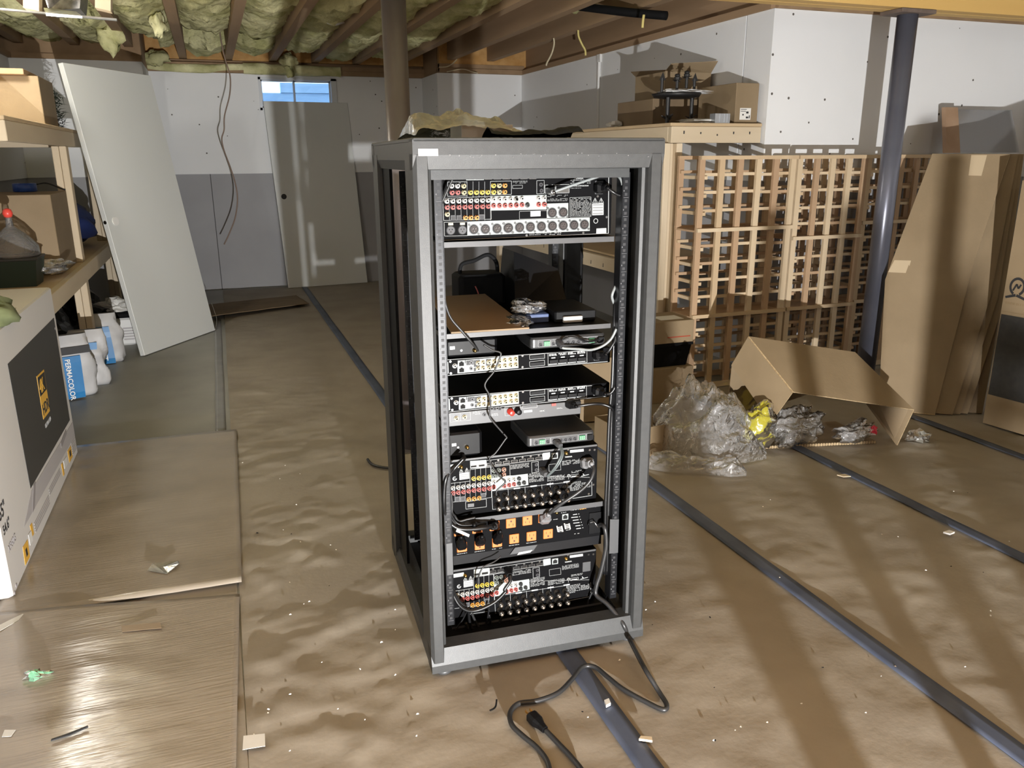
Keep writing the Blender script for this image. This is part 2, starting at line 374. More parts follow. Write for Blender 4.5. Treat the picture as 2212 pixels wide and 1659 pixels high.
# ceiling
ZJ, ZS = 2.205, 2.45
ceil = struct(MB().box((XL-.25, YN-.25, ZS), (XE+.25, YB+.25, ZS+.03)).build('ceiling', OSB))
JX = [.68+.406*n for n in range(-5, 12)]
jm = MB().box((-.034, YN, ZJ), (.034, 8.69, ZS)).mesh('joist', JOIST)
jm2 = MB().box((-.034, YN, ZJ), (.034, 8.02, ZS)).mesh('joist', JOIST)
jm3 = MB().box((-.034, YN, ZJ), (.034, YF+.2, ZS)).mesh('joist', JOIST)
for x in JX: inst('joist', jm if x < 2.18 else (jm2 if x < 3.0 else jm3), ceil, (x, 0, 0))
def batt(x0, x1, y0, y1, seed, zb=2.225, amp=.055):
    nx, ny = 12, int((y1-y0)/.035)
    X, Y = np.meshgrid(np.linspace(x0, x1, nx), np.linspace(y0, y1, ny), indexing='ij')
    Z = zb + amp*.8*fbm(X*5, Y*2.2, seed, 3) + .035*fbm(X*26, Y*18, seed+4, 3)
    Z += .05*((X-(x0+x1)/2)/((x1-x0)/2))**2
    hole = vnoise(X*1.1, Y*.8, seed+7); Z = np.where(hole > .28, np.minimum(Z+.14, ZS-.01), Z)
    link('insulation_batt', grid_mesh('insulation_batt', X, Y, Z, INSUL), ceil)
for i, x in enumerate(JX[:-1]):
    if x < 1.8: batt(x+.034, x+.372, 1.5, 8.5-.25*(i % 3), 20+i)
    elif x < 2.4: batt(x+.034, x+.372, 1.5, 5.2+.6*(i % 2), 20+i, 2.30, .05)
    elif x < 4.5: batt(x+.034, x+.372, -1, 3.2, 20+i, 2.26)
# rim boards and sill plates
MB().box((-.45, 8.66, ZJ), (2.19, 8.71, ZS)).build('rim_board', OSB, ceil)
MB().box((XL, 7.92, ZJ-.09), (-.45, 7.97, ZS)).build('rim_board', JOIST, ceil)
MB().box((2.19, 8.03, ZJ-.1), (XR+.1, 8.08, ZS)).build('rim_board', OSB, ceil)
MB().box((XR+.02, YF, 2.12), (XR+.06, 8.05, ZS)).build('rim_board', JOIST, ceil)
for a, b in (((-.45, 8.62, ZW), (2.19, 8.80, ZW+.04)), ((-.45, 8.63, ZW+.042), (2.19, 8.8, ZW+.085)), ((2.19, 8.0, ZW), (XR, 8.14, ZW+.04)), ((2.19, 8.02, ZW+.045), (XR, 8.14, ZW+.082)),
             ((XL, 7.87, ZW), (-.45, 8.0, ZW+.04)), ((XR-.03, YF, ZW), (XR+.11, 8.0, ZW+.04)), ((XL-.1, YN, ZW), (XL+.04, 7.9, ZW+.04)), ((XR, YF-.03, ZW), (XE, YF+.1, ZW+.04))):
    MB().box(a, b).build('sill_plate', JOIST, ceil)
for k, (x, y) in enumerate(((1.85, 8.64), (2.45, 8.02))): pass
for a, b in (((XL-.25, YB+.02, ZW), (2.5, YB+.25, ZS)), ((XL-.25, 8.0, ZW), (-.45, YB, ZS)), ((2.19, 8.12, ZW), (XR+.25, YB+.25, ZS)), ((XR+.1, YF+.1, ZW), (XR+.25, 8.2, ZS)),
             ((XR+.1, YF+.08, ZW), (XE+.25, YF+.25, ZS)), ((XL-.25, YN, ZW), (XL-.08, 8.1, ZS))):
    MB().box(a, b).build('rim_joist', JOIST, ceil)
# beam and steel columns
bm_ = MB(); bm_.bbox((XL, 3.36, 1.995), (XE, 3.43, 2.2), .004); bm_.bbox((XL, 3.434, 1.995), (XE, 3.504, 2.2), .004)
tagp(bm_.build('support_beam', BEAM), 'yellow laminated wood beam resting on the steel columns', 'beam', kind='structure')
def column(x, y, mat, label):
    t = thing('steel_column', label, 'column', (x, y, 0))
    MB().cyl((0, 0, .012), (0, 0, 1.975), .05, n=28).build('tube', mat, t, True)
    MB().bbox((-.11, -.075, 1.975), (.11, .075, 1.994), .003).build('top_plate', M('rusty_plate', (.10, .075, .06), (.15, .11, .09), scale=20, rough=.8), t)
    MB().bbox((-.08, -.08, .0), (.08, .08, .012), .002).build('base_plate', mat, t)
    return t
cR = ony(1935, 250, 3.43); cL = ony(857, 177, 3.43)
column(cR[0], 3.43, STEEL_B, 'blue-grey steel column in front of the wine racks')
column(cL[0], 3.43, STEEL_R, 'brown-grey steel column rising behind the equipment rack')

# loose wool hanging along the back sill
def wool_roll(x0, x1, y, z0, z1, seed, label):
    nx = int((x1-x0)/.02); nt_ = 14
    U, T = np.meshgrid(np.linspace(x0, x1, nx), np.linspace(0, 2*math.pi, nt_), indexing='ij')
    r = (z1-z0)/2*(1+.5*fbm(U*4, T*1.2, seed, 2)); c = (z0+z1)/2+.03*vnoise(U*3, U*0, seed+2)
    o = link('insulation_roll', grid_mesh('insulation_roll', U, y+.7*r*np.cos(T)+.02*vnoise(U*5, T, seed+4), c+r*np.sin(T), INSUL), ceil)
    return o
wool_roll(-.45, .42, 8.63, 2.09, 2.17, 3, ''); wool_roll(.40, 1.33, 8.63, 2.085, 2.185, 5, '')
def wool_tuft(x, y, z, r, seed, sx=1, sz=1):
    n, m = 16, 12; U, V = np.meshgrid(np.linspace(0, 2*math.pi, n), np.linspace(0, math.pi, m), indexing='ij')
    rr = r*(1+.9*fbm(U*1.3+seed, V*1.6, seed, 3))
    link('wool_tuft', grid_mesh('wool_tuft', x+sx*rr*np.cos(U)*np.sin(V), y+rr*np.sin(U)*np.sin(V), z+sz*rr*np.cos(V), INSUL), ceil)
q = ony(335, 125, 8.5); wool_tuft(q[0], 8.5, q[2], .07, 2, 1.6, .8)
q = ony(622, 130, 8.5); wool_tuft(q[0], 8.5, q[2], .06, 4, 1.2, .9)
q = ony(625, 150, 8.52); wool_tuft(q[0], 8.52, q[2]-.02, .04, 6, 1, 1.2)
q = ony(240, 95, 7.0); wool_tuft(q[0], 7.0, 2.16, .08, 8, 1, 1.1)
q = ony(345, 70, 6.4); wool_tuft(q[0], 6.4, 2.18, .07, 9, .7, 1.0)

# window in the back wall
win = struct(bpy.data.objects.new('window_1', None)); COL.objects.link(win); win.location = (0, YB, wz0)
fr = MB(); fy0, fy1 = -.03, .06; H_ = wz1-wz0; t_ = .022
fr.box((wx0, fy0, 0), (wx0+t_, fy1, H_)); fr.box((wx1-t_-.03, fy0, 0), (wx1, fy1, H_)); fr.box((wx0, fy0, 0), (wx1, fy1, t_)); fr.box((wx0, fy0, H_-t_), (wx1, fy1, H_))
ALU = M('window_frame_white', (.66, .69, .73), rough=.4)
fr.build('window_frame', ALU, win)
mx = .872
for x0, x1, yy in ((wx0+t_, mx+.01, .02), (mx-.01, wx1-t_-.03, .04)):
    s_ = MB(); z0, z1, w_ = t_, H_-t_, .014
    s_.box((x0, yy, z0), (x0+w_, yy+.016, z1)); s_.box((x1-w_, yy, z0), (x1, yy+.016, z1)); s_.box((x0, yy, z0), (x1, yy+.016, z0+w_)); s_.box((x0, yy, z1-w_), (x1, yy+.016, z1))
    so = s_.build('sash', ALU, win)
    MB().box((x0+w_, yy+.006, z0+w_), (x1-w_, yy+.010, z1-w_)).build('pane', GLASS, so)
WELL = M('window_well_panel', (.50, .66, .80), (.60, .76, .88), scale=3, stretch=(1, 1, 6), rough=.7)
ww = MB()
for k in range(6):
    z0 = 1.45+k*.105; ww.box((.1 if k < 5 else .80, 9.42-.012*(k % 2), z0), (1.75, 9.5, z0+.10))
ww.box((.1, 8.96, 1.4), (.14, 9.5, 2.02)); ww.box((1.71, 8.96, 1.4), (1.75, 9.5, 2.08)); ww.box((.1, 8.96, 1.36), (1.75, 9.5, 1.40))
wo = ww.build('window_well', WELL, win); wo.location = (0, -YB, -wz0)

# loose door slabs
def door(name, BL, BR, TL, TR, th, label, extra):
    BL, BR, TL, TR = [Vector(p) for p in (BL, BR, TL, TR)]
    n = (BR-BL).cross(TL-BL).normalized()
    if n.dot(Vector((0, 0, CH))-BL) < 0: n = -n
    x = (BR-BL).normalized(); y = (TL-BL).normalized()
    t = thing(name, label, 'door', BL)
    d = -n*th; B = BL
    s_ = MB().hexa([(0, 0, 0), BR-B, BR-B+d, d, TL-B, TR-B, TR-B+d, TL-B+d])
    o = s_.build('slab', DOORW, t)
    bv = o.modifiers.new('bevel', 'BEVEL'); bv.width = .002; bv.segments = 1
    extra(t, x, y, n, B); return t
def ex1(t, x, y, n, B):
    p = Vector(ony(257, 507, 5.95))-B; w_ = p.dot(x); h_ = p.dot(y); c = x*.075+y*.905
    MB().cyl(c, c+n*.006, .028, n=20).build('knob_plug', WHITE, t)
    c2 = -n*.017+y*.905; MB().cyl(c2-x*.002, c2-x*.0005+x*0, .012, n=14).build('latch_plate', CHROME, t)
def ex2(t, x, y, n, B):
    c = x*.075+y*.92; MB().cyl(c, c+n*.0012, .027, n=20).build('knob_hole', INK_B, t)
door('door_slab', (-.542, 5.841, .006), (-.084, 6.55, .006), (-.791, 5.936, 1.876), (-.333, 6.645, 1.874), .036, 'white door slab leaning against the lumber shelf', ex1)
door('door_slab', (.645, 8.50, .006), (1.475, 8.575, .006), (.56, 8.605, 1.836), (1.39, 8.68, 1.836), .034, 'grey-white door slab leaning under the basement window', ex2)
# ================================================================== equipment rack
RO = Vector((.409, 1.734, 0)); RA = math.radians(-3.685)
RE = np.array([math.cos(RA), math.sin(RA), 0]); RN = np.array([-math.sin(RA), math.cos(RA), 0]); ROn = np.array(RO)
def rp(px, py, yd):
    q = pl(px, py, ROn+RN*yd, RN)-ROn; return (float(q@RE), float(q[2]))
def rl(px, py, yd): x, z = rp(px, py, yd); return (x, yd, z)
def r2w(p): return ROn+RE*p[0]+RN*p[1]+np.array([0, 0, p[2]])
RW_, RD, RH = .591, .72, 1.338
rack = thing('equipment_rack', 'tall open charcoal metal equipment rack full of audio gear', 'equipment rack', RO, RA)
def extr(prof, axis, a, b, name, mat, parent, **kw):
    """profile polygon (2d) extruded along x/y/z of the rack"""
    def P(u, v, w): return {'z': (u, v, w), 'x': (w, u, v), 'y': (u, w, v)}[axis]
    n = len(prof); m = MB()
    vs = [P(u, v, a) for u, v in prof]+[P(u, v, b) for u, v in prof]
    m.add(vs, [tuple(range(n)), tuple(range(2*n-1, n-1, -1))]+[(i, (i+1) % n, n+(i+1) % n, n+i) for i in range(n)])
    return m.build(name, mat, parent, **kw)
post = [(.008, 0), (.031, 0), (.0345, .010), (.036, .024), (.043, .027), (.044, .045), (.026, .075), (.026, .11), (0, .11), (0, .008)]
for fx in (0, 1):
    for fy in (0, 1):
        pr = [((RW_-u) if fx else u, (RD-v) if fy else v) for u, v in post]
        extr(pr, 'z', .05, 1.306, 'corner_post', RACKM, rack)
hdr = [(0, 1.336), (0, 1.304), (.009, 1.274), (.045, 1.272), (.045, 1.336)]
ftr = [(0, .021), (0, .042), (.013, .084), (.055, .086), (.055, .021)]
extr(hdr, 'x', 0.0, RW_, 'header_rail', RACKM, rack); extr([(RD-u, v) for u, v in hdr], 'x', 0, RW_, 'header_rail', RACKM, rack)
extr(ftr, 'x', 0.0, RW_, 'base_rail', RACKM, rack); extr([(RD-u, v) for u, v in ftr], 'x', 0, RW_, 'base_rail', RACKM, rack)
shd = [(0.001, 1.335), (0.001, 1.293), (.010, 1.27), (.04, 1.27), (.04, 1.335)]
sft = [(0.001, .021), (.001, .060), (.010, .075), (.05, .075), (.05, .021)]
for fx in (0, 1):
    mir = (lambda u: RW_-u) if fx else (lambda u: u)
    extr([(mir(u), v) for u, v in shd], 'y', .03, RD-.03, 'side_header', RACKM, rack)
    extr([(mir(u), v) for u, v in sft], 'y', .03, RD-.03, 'side_base', RACKM, rack)
    MB().box((mir(.022)-.003, .115, .09), (mir(.022)+.003, .150, 1.27)).build('side_strip', BLACK, rack)
    MB().box((mir(.018)-.004, RD-.25, .09), (mir(.018)+.004, RD-.11, 1.27)).build('side_strip', BLACK, rack)
MB().bbox((0.0, 0.0, 1.330), (RW_, RD, 1.340), .003).build('top_panel', RACKM, rack)
MB().box((.02, .02, .055), (RW_-.02, RD-.02, .060)).build('base_panel', BLACK, rack)
MB().box((.05, .082, 1.250), (RW_-.05, .098, 1.272)).build('inner_header', RACKM, rack)
MB().box((.07, RD-.11, .7), (.075, RD-.10, .71)).build('bracket', BLACK, rack)
# mounting rails with holes and unit marks
RAILM = M('rail_dark', (.013, .0135, .0155), rough=.35, metal=.4)
for x0 in (.060, RW_-.066):
    for y0, nm in ((.085, 1), (RD-.12, 0)):
        rr = MB(); rr.box((x0, y0, .10), (x0+.020, y0+.003, 1.262)); xx = x0 if x0 > .3 else x0+.017
        rr.box((xx, y0, .10), (xx+.003, y0+.035, 1.262))
        rail = rr.build('mounting_rail', RAILM, rack)
        hm = MB(); um = MB()
        for k in range(75):
            z = .118+k*.01482*1.02
            hm.box((x0+.0065, y0-.0006, z), (x0+.0135, y0-.0001, z+.0068))
            hm.box((x0+.0065, y0+.0031, z), (x0+.0135, y0+.0036, z+.0068))
            if k % 3 == 0:
                um.box((x0+.004, y0-.0006, z-.0048), (x0+.017, y0-.0001, z-.004))
                um.box((x0+.0035, y0-.0006, z+.010), (x0+.0055, y0-.0001, z+.0135))
        hm.build('rail_holes', INK_B, rail, kind='stuff'); um.build('unit_marks', M('mark_grey', (.12, .12, .125)), rail, kind='stuff')
# feet
ft = MB().lathe([(.016, .006), (.021, .008), (.021, .016), (.016, .019), (.006, .020), (.006, .03)], n=20).mesh('levelling_foot', [GREYP], True)
for x, y in ((.035, .028), (RW_-.035, .028), (.035, RD-.04), (RW_-.035, RD-.04)): inst('levelling_foot', ft, rack, (x, y, 0))
# label on the header
MB().box((.012, -.0012, 1.302), (.055, -.0003, 1.317)).build('label_plate', LABELW, rack)
# scuffs along the header edge
sc = MB()
for k in range(26):
    x = random.uniform(.06, .56); z = 1.300+random.uniform(-.003, .006); w = random.uniform(.0005, .003)
    sc.box((x, -.0009, z), (x+w, -.0002, z+random.uniform(.0005, .003)))
sc.build('paint_chips', M('bare_metal_chip', (.20, .20, .20), rough=.5), rack, kind='stuff')

# ---------------- shared connectors (axis toward the viewer = -y)
def conn(name, rings, mats):
    m = MB()
    for (r, h0, h1, mi) in rings: m.lathe([(r, h0), (r, h1)], n=12, ax='y', mi=mi)
    return m.mesh(name, mats, False)
HOLE = M('hole_black', (.004, .004, .004), rough=.9)
def rca(col): return conn('rca_jack', [(.0060, 0, .0030, 0), (.0043, .003, .0085, 1), (.0022, .0085, .0088, 2)], [col, col, HOLE])
J = {'w': rca(WHT), 'r': rca(RED), 'y': rca(YEL), 'o': rca(ORG), 'i': rca(IVORY), 'k': rca(M('jack_dark', (.025, .025, .025), rough=.3)), 'g': rca(M('jack_grey', (.14, .155, .14), rough=.3)),
     'p': rca(M('jack_salmon', (.30, .16, .11), rough=.35))}
xlr_m = conn('xlr_socket', [(.0125, 0, .0016, 0), (.0108, .0016, .0024, 1), (.0092, .0024, .0028, 2), (.0014, .0028, .006, 3)], [GREYP, BLACKP, M('socket_brown', (.02, .012, .01)), CHROME])
_x = MB(); _x.lathe([(.0125, 0), (.0125, .0016)], n=18, ax='y', mi=0); _x.lathe([(.0105, .0016), (.0105, .0026)], n=18, ax='y', mi=1); _x.lathe([(.0088, .0026), (.0088, .003)], n=16, ax='y', mi=2)
for dx, dz in ((-.0035, .002), (.0035, .002), (0, -.0038)): _x.lathe([(.0011, .003), (.0011, .0065)], (dx, 0, dz), n=8, ax='y', mi=3)
for dx, dz in ((-.0115, .011), (.0115, -.011)): _x.lathe([(.003, 0), (.003, .002)], (dx, 0, dz), n=8, ax='y', mi=0)
xlr_m = _x.mesh('xlr_socket', [GREYP, BLACKP, M('socket_brown', (.02, .012, .01)), CHROME])
_x = MB(); _x.lathe([(.0112, 0), (.0112, .002)], n=18, ax='y', mi=0); _x.lathe([(.0095, .002), (.0095, .003)], n=18, ax='y', mi=1)
for dx, dz in ((-.0035, .002), (.0035, .002), (0, -.0038)): _x.lathe([(.0014, .003), (.0014, .0033)], (dx, 0, dz), n=8, ax='y', mi=2)
_x.box((-.006, -.004, .012), (.006, 0, .0175), 3)
xlrf_m = _x.mesh('xlr_socket', [BLACKP, M('socket_face_grey', (.06, .06, .065)), HOLE, M('latch_ivory', (.38, .35, .27))])
_x = MB(); _x.lathe([(.0085, 0), (.0085, .004), (.0062, .006), (.0062, .020), (.0072, .021), (.0072, .027), (.0040, .028)], n=14, ax='y', mi=0)
_x.lathe([(.0036, .028), (.0036, .0315), (.002, .032)], n=10, ax='y', mi=1)
post_m = _x.mesh('binding_post', [M('post_smoke', (.022, .019, .016), rough=.25), M('post_tip', (.45, .37, .29), rough=.3, metal=.6)], True)
_x = MB(); _x.box((-.0062, -.0015, -.0062), (.0062, 0, .0062), 0); _x.box((-.0045, -.002, -.005), (.0045, -.0015, .0035), 1)
opt_m = _x.mesh('optical_port', [M('port_grey', (.06, .06, .065)), M('port_face', (.018, .018, .02))])
_x = MB(); _x.box((-.009, -.001, -.0035), (.009, 0, .0035), 0); _x.box((-.0075, -.0014, -.002), (.0075, -.001, .0022), 1)
hdmi_m = _x.mesh('hdmi_port', [CHROME, HOLE])
_x = MB(); _x.box((-.0088, -.0016, -.0085), (.0088, 0, .0085), 0); _x.box((-.0062, -.0020, -.006), (.0062, -.0016, .0035), 1); _x.box((-.003, -.0020, .0035), (.003, -.0016, .006), 1)
eth_m = _x.mesh('network_port', [PALE, HOLE])
_x = MB(); _x.lathe([(.0052, 0), (.0048, .0022)], n=12, ax='y', mi=0); _x.lathe([(.0022, .0022), (.0022, .0025)], n=8, ax='y', mi=1)
mini_m = _x.mesh('mini_jack', [M('mini_ring', (.04, .04, .044), rough=.3), HOLE])
_x = MB(); _x.lathe([(.003, 0), (.003, .001)], n=10, ax='y'); scr_m = _x.mesh('screw', [CHROME])
_x = MB(); _x.lathe([(.0055, 0), (.0055, .003), (.0040, .004), (.0040, .011)], n=12, ax='y'); ant_m = _x.mesh('antenna_post', [GOLD], True)

YP = .145
EACH = {'pale_panel', 'terminal_block', 'green_terminal', 'foot', 'serial_port'}
class Eq:
    """gear whose parts are laid out in rack coordinates"""
    def __init__(s, name, label, cat, bx, bz, group=None, dx=0.0, dz=0.0, yp=YP):
        s.b = Vector((bx+dx, yp+.1, bz+dz)); s.d = (dx, dz); s.yp = yp
        s.t = thing(name, label, cat, tuple(r2w(s.b)), RA, group); s.off = Vector((dx, 0, dz))-s.b
    def add(s, mb, name, mat, sm=False, parent=None):
        if name in EACH:
            for p in mb.pieces():
                o = p.build(name, mat, s.t, sm); o.location = s.off
            return o
        o = mb.build(name, mat, parent or s.t, sm)
        if parent is None: o.location = s.off
        if len(mb.pc) > 1: o['kind'] = 'stuff'
        return o
    def put(s, name, me, px, py, dy=0.0, rot=(0, 0, 0)):
        x, z = rp(px, py, s.yp-dy); return s.puta(name, me, x, z, dy, rot)
    def puta(s, name, me, x, z, dy=0.0, rot=(0, 0, 0)):
        return inst(name, me, s.t, Vector((x, s.yp-dy, z))+s.off, rot)
    def q(s, mb, pts, dy=.0006, mi=0, th=.0005):
        """flat printed patch through picture points"""
        P = [(*rp(px, py, s.yp),) for px, py in pts]
        return mb.slab([(x, s.yp-dy, z) for x, z in P], (0, th, 0), mi)
    def line(s, mb, a, b, w=.0008, dy=.0007, mi=0):
        A = Vector(rp(*a, s.yp)); B = Vector(rp(*b, s.yp)); n = (B-A); n = Vector((-n.y, n.x)).normalized()*w/2
        P = [A-n, B-n, B+n, A+n]; return mb.slab([(p.x, s.yp-dy, p.y) for p in P], (0, .0005, 0), mi)
    def rect(s, mb, pts, w=.0008, dy=.0007, mi=0):
        for i in range(len(pts)): s.line(mb, pts[i], pts[(i+1) % len(pts)], w, dy, mi)
    def text(s, body, px, py, h, mat, align='LEFT', bold=.0):
        x, z = rp(px, py, s.yp)
        o = place_text(body, h, mat, s.t, Vector((x, s.yp-.0008, z))+s.off, (1, 0, 0), (0, 0, 1), align, bold)
        return o
    def small(s, mb, x0, y0, x1, y1, rows, sk, fill=.8, h=.45, mi=0):
        """rows of fine print inside a picture rectangle; sk = rise per pixel to the right"""
        for r in range(rows):
            yy = y0+(y1-y0)*(r+.5)/rows; x = x0; hh = (y1-y0)/rows*h
            while x < x1-1:
                w = random.uniform(1.5, 6); xe = min(x+w, x1)
                if random.random() < fill:
                    s.q(mb, [(x, yy+hh/2-(x-x0)*sk), (xe, yy+hh/2-(xe-x0)*sk), (xe, yy-hh/2-(xe-x0)*sk), (x, yy-hh/2-(x-x0)*sk)], .0007, mi)
                x = xe+random.uniform(.6, 1.6)
FINE = M('fine_print', (.17, .175, .175), rough=.6)
def shelf(x0, x1, z, th, lip, label, depth=.50, y0=.125, mat=None):
    t = thing('rack_shelf', label, 'shelf', tuple(r2w(((x0+x1)/2, y0, z))), RA)
    c = Vector((-(x0+x1)/2, -y0, -z)); mat = mat or M('shelf_grey', (.065, .065, .067), rough=.45, metal=.2)
    o = MB().box((x0, y0+.001, z-th), (x1, y0+depth, z)).build('tray', BLACK, t); o.location = c
    o = MB().box((x0, y0, z-lip), (x1, y0+.0015, z)).build('front_lip', mat, t); o.location = c
    return t

# ---------------- preamplifier at the top
cA = lambda x, y: (780+x*.18681, 240+y*.18681)
cB = lambda x, y: (1100+x*.18681, 240+y*.18681)
shelf(.076, .525, 1.105, .004, .013, 'rack shelf carrying the processor with the white socket strip')
E1 = Eq('surround_processor', 'black processor with a white strip of round balanced sockets, topmost in rack', 'audio component', .30, 1.107)
x0, x1 = .083, .524
E1.add(MB().bbox((x0, YP, 1.110), (x1, YP+.40, 1.262), .002), 'chassis', PANEL)
pr = MB()
E1.q(pr, [cA(1232, 1440), cA(1232, 1278), cB(930, 1228), cB(930, 1385)]); E1.q(pr, [cA(1497, 1150), cA(1497, 985), cB(430, 968), cB(430, 1138)])
E1.q(pr, [cB(437, 1238), cB(437, 1070), cB(682, 1062), cB(682, 1232)]); E1.q(pr, [cA(1215, 800), cA(1215, 760), cA(1420, 757), cA(1420, 797)])
E1.add(pr, 'pale_panel', PALE)
ln = MB()
E1.rect(ln, [cA(905, 1495), cA(880, 780), cB(1150, 740), cB(1145, 1415)], .0016)
E1.rect(ln, [cA(955, 1265), cA(945, 1010), cA(1500, 985), cA(1505, 1250)]); E1.rect(ln, [cA(1000, 985), cA(1000, 820), cA(1225, 815), cA(1225, 980)])
E1.rect(ln, [cA(965, 1445), cA(960, 1285), cA(1230, 1280), cA(1230, 1440)]); E1.rect(ln, [cA(1495, 970), cA(1495, 812), cA(1738, 808), cA(1738, 962)])
for k in range(8): E1.line(ln, cA(1022+k*68, 1262), cA(1015+k*68, 1010), .0006)
for k in range(4): E1.line(ln, cA(1225+k*68, 1000), cA(1225+k*68, 815), .0006)
E1.rect(ln, [cB(318, 958), cB(318, 805), cB(403, 800), cB(403, 952)]); E1.rect(ln, [cB(412, 950), cB(412, 855), cB(530, 850), cB(530, 945)]); E1.rect(ln, [cB(540, 948), cB(540, 850), cB(692, 848), cB(692, 945)])
E1.rect(ln, [cB(700, 1225), cB(700, 1000), cB(945, 992), cB(945, 1218)], .0006); E1.rect(ln, [cB(435, 1240), cB(435, 1150), cB(118, 1160), cB(118, 1250)], .0006)
E1.rect(ln, [cB(38, 895), cB(38, 860), cB(152, 855), cB(152, 892)], .0006)
E1.add(ln, 'panel_outline', INK)
fp = MB()
for (a, b, rows) in (((40, 805), (210, 840), 3), ((440, 970), (690, 995), 2), ((440, 1010), (675, 1045), 3), ((230, 1405), (600, 1440), 2), ((705, 790), (940, 845), 3), ((705, 885), (830, 898), 1)):
    p0, p1 = cB(*a), cB(*b); E1.small(fp, p0[0], p0[1], p1[0], p1[1], rows, .02)
p0, p1 = cB(708, 1005), cB(940, 1215); E1.small(fp, p0[0], p0[1], p1[0], p1[1], 14, .02, .9, .5)
for k in range(13): p0 = cA(1010+60*k if k < 8 else 1010+60*k, 995 if k > 3 else 825); E1.small(fp, p0[0], p0[1], p0[0]+6, p0[1]+2, 1, .02)
E1.add(fp, 'fine_print', FINE)
lb = MB(); E1.q(lb, [cB(958, 1205), cB(958, 1070), cB(1090, 1065), cB(1090, 1200)]); E1.q(lb, [cB(1005, 1418), cB(1008, 1358), cB(1122, 1352), cB(1122, 1410)])
E1.q(lb, [cB(245, 1220), cB(245, 1155), cB(362, 1150), cB(362, 1215)])
for xx in (992, 1062): E1.rect(lb, [cB(xx-30, 1062), cB(xx, 1005), cB(xx+28, 1060)], .0009); E1.line(lb, cB(xx, 1052), cB(xx, 1020), .0016)
E1.add(lb, 'caution_label', INK)
bk = MB()
for yy in (1085, 1118, 1150, 1185): E1.q(bk, [cB(965, yy+8), cB(965, yy-8), cB(1083, yy-11), cB(1083, yy+5)], .0009)
E1.add(bk, 'label_bars', FINE)
lg = MB(); cx, cz = rp(*cB(1000, 1270), YP)
for k in range(18):
    a0, a1 = 2*math.pi*k/18, 2*math.pi*(k+1)/18
    lg.slab([(cx+r*math.cos(a), YP-.0007, cz+r*math.sin(a)) for r, a in ((.0062, a0), (.0062, a1), (.0048, a1), (.0048, a0))], (0, .0005, 0))
E1.add(lg, 'approval_mark', INK)
E1.text('YAMAHA', *cB(742, 785), .0062, INK, bold=.0002); E1.text('YAMAHA CORPORATION', *cB(712, 872), .0040, INK, bold=.0001)
for col, pts in {'w': [(1045, 865), (1113, 865), (990, 1041), (1058, 1040), (1128, 1038), (1195, 1036), (1265, 1033), (1333, 1032), (1400, 1031), (1465, 1030), (1530, 1020), (1597, 1022), (1660, 1020), (1725, 1018), (1790, 1017)],
                 'r': [(1050, 942), (1117, 940), (993, 1112), (1060, 1111), (1130, 1109), (1198, 1107), (1262, 1105), (1337, 1103), (1402, 1102), (1467, 1100), (1530, 1093), (1598, 1093), (1662, 1091), (1727, 1090), (1793, 1088)],
                 'i': [(1185, 866), (1187, 941), (1595, 860), (1595, 935), (995, 1192)], 'y': [(1262, 940), (1330, 939), (1397, 938), (1462, 937), (1528, 861), (1530, 936)],
                 'o': [(1205, 1232), (1268, 1231), (1335, 1230), (1660, 860), (1658, 935)]}.items():
    for p in pts: E1.put('rca_jack', J[col], *cA(*p))
for col, pts in {'w': [(80, 1015), (143, 1011), (335, 1010), (400, 1005)], 'r': [(80, 1085), (145, 1083), (338, 1080), (402, 1078)], 'k': [(208, 1085)]}.items():
    for p in pts: E1.put('rca_jack', J[col], *cB(*p))
for p in ((1065, 1235), (1133, 1235), (1395, 1225)): E1.put('optical_port', opt_m, *cA(*p))
for p in ((1035, 1378), (1170, 1374)): E1.put('xlr_socket', xlrf_m, *cA(*p))
for p in ((1303, 1368), (1435, 1364), (1570, 1358), (1697, 1352)): E1.put('xlr_socket', xlr_m, *cA(*p))
for p in ((-10, 1350), (118, 1345), (243, 1339), (370, 1333), (497, 1328), (622, 1322), (747, 1317), (867, 1312), (495, 1175), (622, 1170)): E1.put('xlr_socket', xlr_m, *cB(*p))
for p in ((365, 850), (370, 920)): E1.put('mini_jack', mini_m, *cB(*p))
for p in ((1022, 985), (1125, 1225), (855, 1408), (200, 1437)): E1.put('screw', scr_m, *cB(*p))
for k in range(8): E1.put('hdmi_port', hdmi_m, *cA(1265+103*k, 775-.8*k))
sb = MB(); E1.q(sb, [cB(550, 945), cB(550, 895), cB(685, 890), cB(685, 940)], .004, 0, .004); E1.add(sb, 'serial_port', CHROME)
ip = MB(); X0, Z0 = rp(*cB(985, 960), YP); X1, Z1 = rp(*cB(1080, 805), YP); ip.box((X0, YP-.004, Z0), (X1, YP, Z1)); E1.add(ip, 'power_inlet', GREYP)

